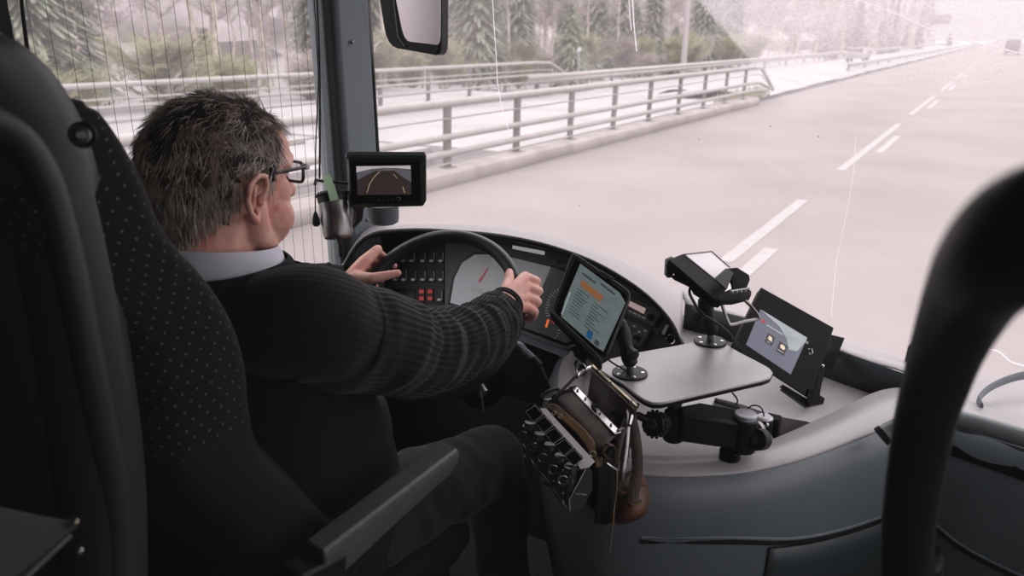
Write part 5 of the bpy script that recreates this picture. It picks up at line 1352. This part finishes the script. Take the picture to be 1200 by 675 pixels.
# ---- curved grab pole in the foreground
gp = [DD(1060, 760, .70), DD(1063, 675, .67), DD(1066, 600, .64), DD(1082, 500, .57), DD(1096, 450, .52), DD(1113, 400, .455), DD(1141, 340, .36), DD(1178, 296, .275), DD(1232, 262, .245), DD(1300, 262, .27), DD(1400, 300, .34), DD(1480, 380, .44)]
t = empty('grab_pole', gp[0], 'thick black curved grab pole in the right foreground', 'pole')
MB().tube(cr([V((gp[0].x, gp[0].y, 1.005))] + gp + [V((gp[-1].x + .06, gp[-1].y + .06, 2.0)), V((gp[-1].x + .07, gp[-1].y + .07, 1.5)), V((gp[-1].x + .07, gp[-1].y + .07, 1.005))], 7), .0205, 24).build('tube', 'black', t)
MB().cyl(V((gp[0].x, gp[0].y, 1.0)), V((gp[0].x, gp[0].y, 1.01)), .045, n=28).build('floor_flange', 'black', t)
q_ = V((gp[-1].x + .07, gp[-1].y + .07, 1.0)); MB().cyl(q_, q_ + V((0, 0, .01)), .045, n=28).build('floor_flange', 'black', t)

# ================================================================== CONDUCTOR'S COIN BAG
bag = empty('conductor_bag', DD(700, 600, 1.45), 'worn brown leather conductor bag with metal frame, hanging open beside the tray table', 'bag')
# opening frame bars
def bar(p0, p1, w_, th, m, nm, par, dn=V((0, 0, -1))):
    ax = (p1 - p0).normalized(); s_ = ax.cross(dn).normalized(); u_ = s_.cross(ax)
    mb = MB(); mb.prism([p0 - s_ * w_ / 2, p0 + s_ * w_ / 2, p1 + s_ * w_ / 2, p1 - s_ * w_ / 2], dn * th); return mb.build(nm, m, par, bevel=.0015)
N0, N1 = DD(671, 452, 1.52), DD(724, 507, 1.40)
F0, F1 = DD(694, 427, 1.52), DD(746, 475, 1.42)
fr = bar(N0, N1, .016, .012, 'chrome', 'frame_bar', bag)
bar(F0, F1, .007, .008, 'brass', 'frame_bar', bag)
for k in (.12, .3, .62, .86): MB().ball(N0.lerp(N1, k) + V((0, 0, .002)), .0028, 1).build('rivet', 'chrome', bag)
for k in (.15, .45, .9): MB().ball(F0.lerp(F1, k) + V((0, -.004, 0)), .0035, 1).build('rivet', 'chrome', bag)
MB().prism([N0.lerp(N1, .45) + V((0, 0, .002)), N0.lerp(N1, .50) + V((.004, .006, .004)), N0.lerp(N1, .56) + V((0, 0, .006)), N0.lerp(N1, .52) + V((-.006, -.006, .004))], V((0, 0, .004))).build('catch', 'blackm', bag)
MB().tube([DD(676, 442, 1.53), DD(681, 434, 1.56), DD(690, 431, 1.58), DD(697, 428, 1.6)], .0035, 8).build('hinge_link', 'chrome', bag)
MB().tube([DD(724, 505, 1.40), DD(733, 500, 1.43), DD(740, 488, 1.46), DD(748, 474, 1.5)], .0035, 8).build('hinge_link', 'chrome', bag)
MB().lathe(DD(681, 427, 1.57), (-.3, -.5, .8), [(-.008, .011), (0, .014), (.008, .012), (.01, .006), (.01, .001)]).build('hinge_boss', 'blackg', bag)
MB().tube([DD(681 + 6 * math.cos(a), 433 - 7 * math.sin(a), 1.54) for a in [2 * PI * k / 14 for k in range(14)]], .002, 6, closed=True).build('ring', 'chrome', bag)
for q in ((677, 430), (684, 437), (694, 437), (700, 441)): MB().ball(DD(*q, 1.54), .003, 1).build('stud', 'chrome', bag)
MB().prism([DD(695, 437, 1.56), DD(704, 440, 1.56), DD(704, 449, 1.55), DD(697, 447, 1.55)], V((0, 0, -.004))).build('clasp', 'brass', bag, bevel=.001)
# inner compartment between the bars
MB().grid([[F0 + V((0, 0, -.012)), F0.lerp(F1, .5) + V((0, 0, -.012)), F1 + V((0, 0, -.012))], [F0.lerp(N0, .35) + V((0, 0, -.10)), F0.lerp(N1, .5) + V((0, 0, -.13)), F1.lerp(N1, .35) + V((0, 0, -.10))], [N0 + V((0, 0, -.012)), N0.lerp(N1, .5) + V((0, 0, -.012)), N1 + V((0, 0, -.012))]]).build('lining', 'leatherd', bag, solid=.002)
MB().prism([DD(700, 448, 1.57), DD(712, 452, 1.56), DD(722, 468, 1.53), DD(716, 474, 1.52), DD(704, 464, 1.55)], V((0, 0, -.02))).build('purse', 'shell', bag, bevel=.003)
MB().tube([DD(721, 486, 1.46), DD(730, 476, 1.48), DD(737, 470, 1.50)], .010, 10).build('ticket_roll', 'shell', bag)
# main leather wall between the near bar and the coin changer (hangs as a curved sheet)
def sheet(rows, m, nm, par, th=.003, sub=5):
    R_ = [cr([DD(*q) for q in r], 6) for r in rows]
    cols = list(zip(*R_)); G = [cr(list(c), sub) for c in cols]; G = [list(r) for r in zip(*G)]
    return MB().grid(G).build(nm, m, par, solid=th, angle=80)
sheet([[(668, 455, 1.52), (690, 480, 1.46), (721, 511, 1.40)],
       [(660, 459, 1.50), (684, 487, 1.44), (712, 521, 1.385)],
       [(648, 464, 1.49), (676, 492, 1.43), (704, 534, 1.375)],
       [(643, 472, 1.50), (668, 500, 1.44), (700, 545, 1.39)]], 'leatherd', 'flap', bag)
sheet([[(644, 474, 1.46), (652, 474, 1.45), (664, 484, 1.435), (680, 498, 1.415), (694, 514, 1.395), (705, 536, 1.38), (704, 546, 1.375)],
       [(640, 480, 1.455), (648, 483, 1.44), (660, 494, 1.425), (676, 509, 1.405), (688, 526, 1.385), (697, 541, 1.37), (698, 548, 1.37)]], 'leathert', 'tan_strap', bag)
for q in ((649, 484), (656.5, 488)): 
    c = DD(*q, 1.425); MB().tube([c + (Rr * math.cos(a) + Uu * .8 * math.sin(a)) * .004 for a in [2 * PI * k / 14 for k in range(14)]], .0012, 6, closed=True).build('eyelet', 'brass', bag)
c = DD(694.5, 532, 1.365); MB().tube([c + (Rr * math.cos(a) + Uu * math.sin(a)) * .005 for a in [2 * PI * k / 14 for k in range(14)]], .0014, 6, closed=True).build('eyelet', 'brass', bag)
# front body of the bag below (dark side) and red-brown pouch
sheet([[(700, 545, 1.385), (712, 530, 1.40), (722, 512, 1.42)], [(700, 570, 1.385), (714, 560, 1.40), (724, 552, 1.42)], [(698, 600, 1.40), (712, 600, 1.41), (722, 605, 1.43)], [(696, 612, 1.42), (708, 614, 1.43), (716, 612, 1.44)]], 'blackm', 'side_wall', bag)
sheet([[(644, 476, 1.475), (672, 503, 1.43), (702, 545, 1.395)], [(650, 520, 1.47), (676, 548, 1.43), (702, 575, 1.40)], [(660, 560, 1.47), (684, 585, 1.43), (704, 606, 1.41)]], 'blackm', 'front_wall', bag)
pouch = MB()
rows = []
for (y, xl, xr, dl, dr, th) in [(548, 744, 749, 1.50, 1.50, .012), (556, 736, 754, 1.48, 1.49, .02), (566, 726, 759, 1.46, 1.475, .03), (578, 723, 761, 1.45, 1.47, .04), (592, 721, 760, 1.45, 1.46, .045), (603, 720, 754, 1.45, 1.46, .035), (612, 721, 736, 1.455, 1.46, .014)]:
    a, b = DD(xl, y, dl), DD(xr, y, dr); c = (a + b) / 2; hw = (b - a).length / 2; ux = (b - a).normalized(); row = []
    for k in range(28):
        t_ = 2 * PI * k / 28; q = c + ux * hw * math.cos(t_) * 1.0 + Ff * th * math.sin(t_); q += (noise.noise(q * 40) * .003) * Uu; row.append(q)
    rows.append(row)
pouch.grid(rows, closed_u=True); pouch.f.append(tuple(range(28))); pouch.f.append(tuple(range(28 * 6, 28 * 7)))
po = pouch.build('pouch', 'leatherr', bag, angle=80)
MB().tube(cr([DD(722, 572, 1.435), DD(730, 578, 1.425), DD(740, 574, 1.425), DD(747, 566, 1.44), DD(756, 570, 1.455), DD(760, 582, 1.455), DD(759, 594, 1.455), DD(750, 604, 1.455)], 6), .0028, 8).build('pouch_lip', 'leathert', po)
MB().tube(cr([DD(737, 589, 1.41), DD(741, 592, 1.405), DD(750, 590, 1.41), DD(751, 586, 1.42)], 5), .0022, 8).build('stitch_loop', 'leathert', po)
# hanging straps
def strap(pts, w_, m, nm, th=.0016, up=None):
    P = cr([DD(*q) for q in pts], 6); MB().tube(P, w_, 8, ry=th, up=Rr if up is None else up).build(nm, m, bag)
strap([(738, 484, 1.45), (744, 510, 1.43), (747, 545, 1.425), (743, 575, 1.42), (741, 590, 1.415)], .0105, 'leather', 'strap')
strap([(735, 490, 1.44), (728, 510, 1.41), (724, 530, 1.40), (722, 545, 1.40)], .006, 'leather', 'strap')
strap([(676, 440, 1.53), (664, 452, 1.51), (652, 464, 1.49), (648, 470, 1.485)], .008, 'leatherd', 'strap', .003, up=V((.4, -.2, .8)))
strap([(634, 464, 1.49), (644, 458, 1.49), (654, 456, 1.50), (656, 464, 1.49)], .005, 'leather', 'strap', .003, up=V((.2, -.5, .8)))
MB().tube(cr([DD(634, 464, 1.485), DD(638, 468, 1.48), DD(646, 467, 1.485)], 4), .002, 6).build('buckle_wire', 'steel', bag)
MB().tube(cr([DD(711, 523, 1.37), DD(707, 531, 1.365), DD(716, 538, 1.365), DD(720, 530, 1.37), DD(718, 522, 1.375), DD(711, 521, 1.37)], 5), .0095, 8, ry=.0018, up=Ff).build('leather_loop', 'leather', bag)
MB().tube(cr([DD(706, 539, 1.37), DD(714, 545, 1.37), DD(723, 551, 1.38)], 4), .0022, 8).build('hook', 'chrome', bag)
MB().tube(cr([DD(723, 548, 1.385), DD(723, 570, 1.39), DD(720, 595, 1.40), DD(718, 620, 1.41), DD(715, 645, 1.42)], 5), .006, 8, ry=.0012, up=Ff * 1 + Rr * .25).build('long_strap', 'leathert', bag)
MB().tube(cr([DD(735, 500, 1.43), DD(733, 525, 1.42), DD(730, 548, 1.41), DD(729, 562, 1.41)], 4), .006, 8, ry=.002, up=Rr).build('side_stay', 'steel', bag)
MB().tube([DD(737, 482, 1.44), DD(739, 488, 1.43), DD(737, 498, 1.42)], [.006, .0075, .005], 10).build('strap_stud', 'chrome', bag)

# coin changer with five tubes
M['silver'] = mat('silver_plate_lit', (240, 236, 236), .35, metal=0, noise_amt=.08)  # white instead of metal: the window's reflection is put into the colour
cm = empty('coin_changer', DD(650, 560, 1.36), 'black and silver five-tube coin changer clipped to the front of the leather bag', 'coin changer')
caps = [(626, 484, 1.43), (637.5, 497, 1.41), (649, 510, 1.39), (661, 523.5, 1.37), (672.5, 536, 1.35)]
CP = Plane.three(DD(618, 481, 1.44), DD(668, 548, 1.35), DD(640, 474, 1.44))
flat('silver_plate', [(633, 479), (640, 479), (697, 541), (690, 548), (680, 550), (676, 542)], CP, .002, 'silver', cm, .006)
flat('cap_deck', [(615, 484), (628, 474), (688, 543), (674, 552), (666, 549)], CP, .006, 'black', cm, -.006)
for i, (x, y, d) in enumerate(caps):
    q = [(x - 11, y - 1.5), (x + 1, y - 9.5), (x + 11.5, y + 2.0), (x - .5, y + 11)]
    cp = flat('tube_cap', q, CP, .008, 'blackg', cm, .006, bevel=.001)
    MB().tube([CP.at(*[(lerp(x, a, .93)), (lerp(y, b, .93))], .0145) for a, b in q], .0005, 5, closed=True).build('cap_edge', 'alu', cp)
    c = DD(x - 4, y + 12, d - .005)
    M.setdefault('clear', mat('smoky_tube', (96, 98, 92), .2, noise_amt=.2, nscale=60))
    tb = MB().lathe(c, (0, 0, -1), [(-.004, .0112), (.006, .0125), (.008, .0105), (.066, .0105), (.068, .0125), (.078, .012), (.08, .001)], 20).build('coin_tube', 'clear' if i < 2 else 'steel', cm)
    MB().tube([c + V((0, 0, -.004 - .004 * 0)) + (Rr * math.cos(a) * .0125 + V((0, 1, 0)) * math.sin(a) * .0125) for a in [2 * PI * k / 18 for k in range(18)]], .0014, 6, closed=True).build('collar', 'steel', tb)
    lc = DD(x - 13, y + 27, d - .02) if i == 0 else DD(x - 13, y + 27, d - .02)
    MB().tube([lc + (Rr * math.cos(a) * .0085 + Uu * math.sin(a) * .0075) for a in [PI * .2 + 2 * PI * .8 * k / 12 for k in range(13)]], [.0018] * 13, 7).build('lever_ring', 'chrome' if i < 2 else 'steel', cm)
    MB().tube([lc + Rr * .006, c + V((0, 0, -.045))], .0018, 6).build('lever', 'steel', cm)
MB().tube([DD(x, y, d - .02) for x, y, d in [(612, 520, 1.43), (625, 545, 1.41), (640, 562, 1.39), (652, 580, 1.37), (664, 597, 1.35)]], .0022, 6).build('base_rail', 'steel', cm)
mb = MB(); mb.prism([DD(688, 545, 1.345), DD(694, 553, 1.35), DD(694, 574, 1.36), DD(683, 596, 1.36), (DD(668, 599, 1.345)), DD(667, 586, 1.34)], Ff * .003); mb.build('side_plate', 'shell', cm, bevel=.001)
MB().tube([DD(686, 550, 1.335), DD(667, 586, 1.33), DD(668, 599, 1.335)], .0012, 6).build('plate_edge', 'alu', cm)
MB().tube([DD(674, 578.5, 1.33), DD(687, 580, 1.335)], .002, 6).build('latch', 'chrome', cm)
MB().tube([DD(664, 574, 1.335), DD(672, 573.5, 1.335)], .0015, 6).build('latch', 'chrome', cm)
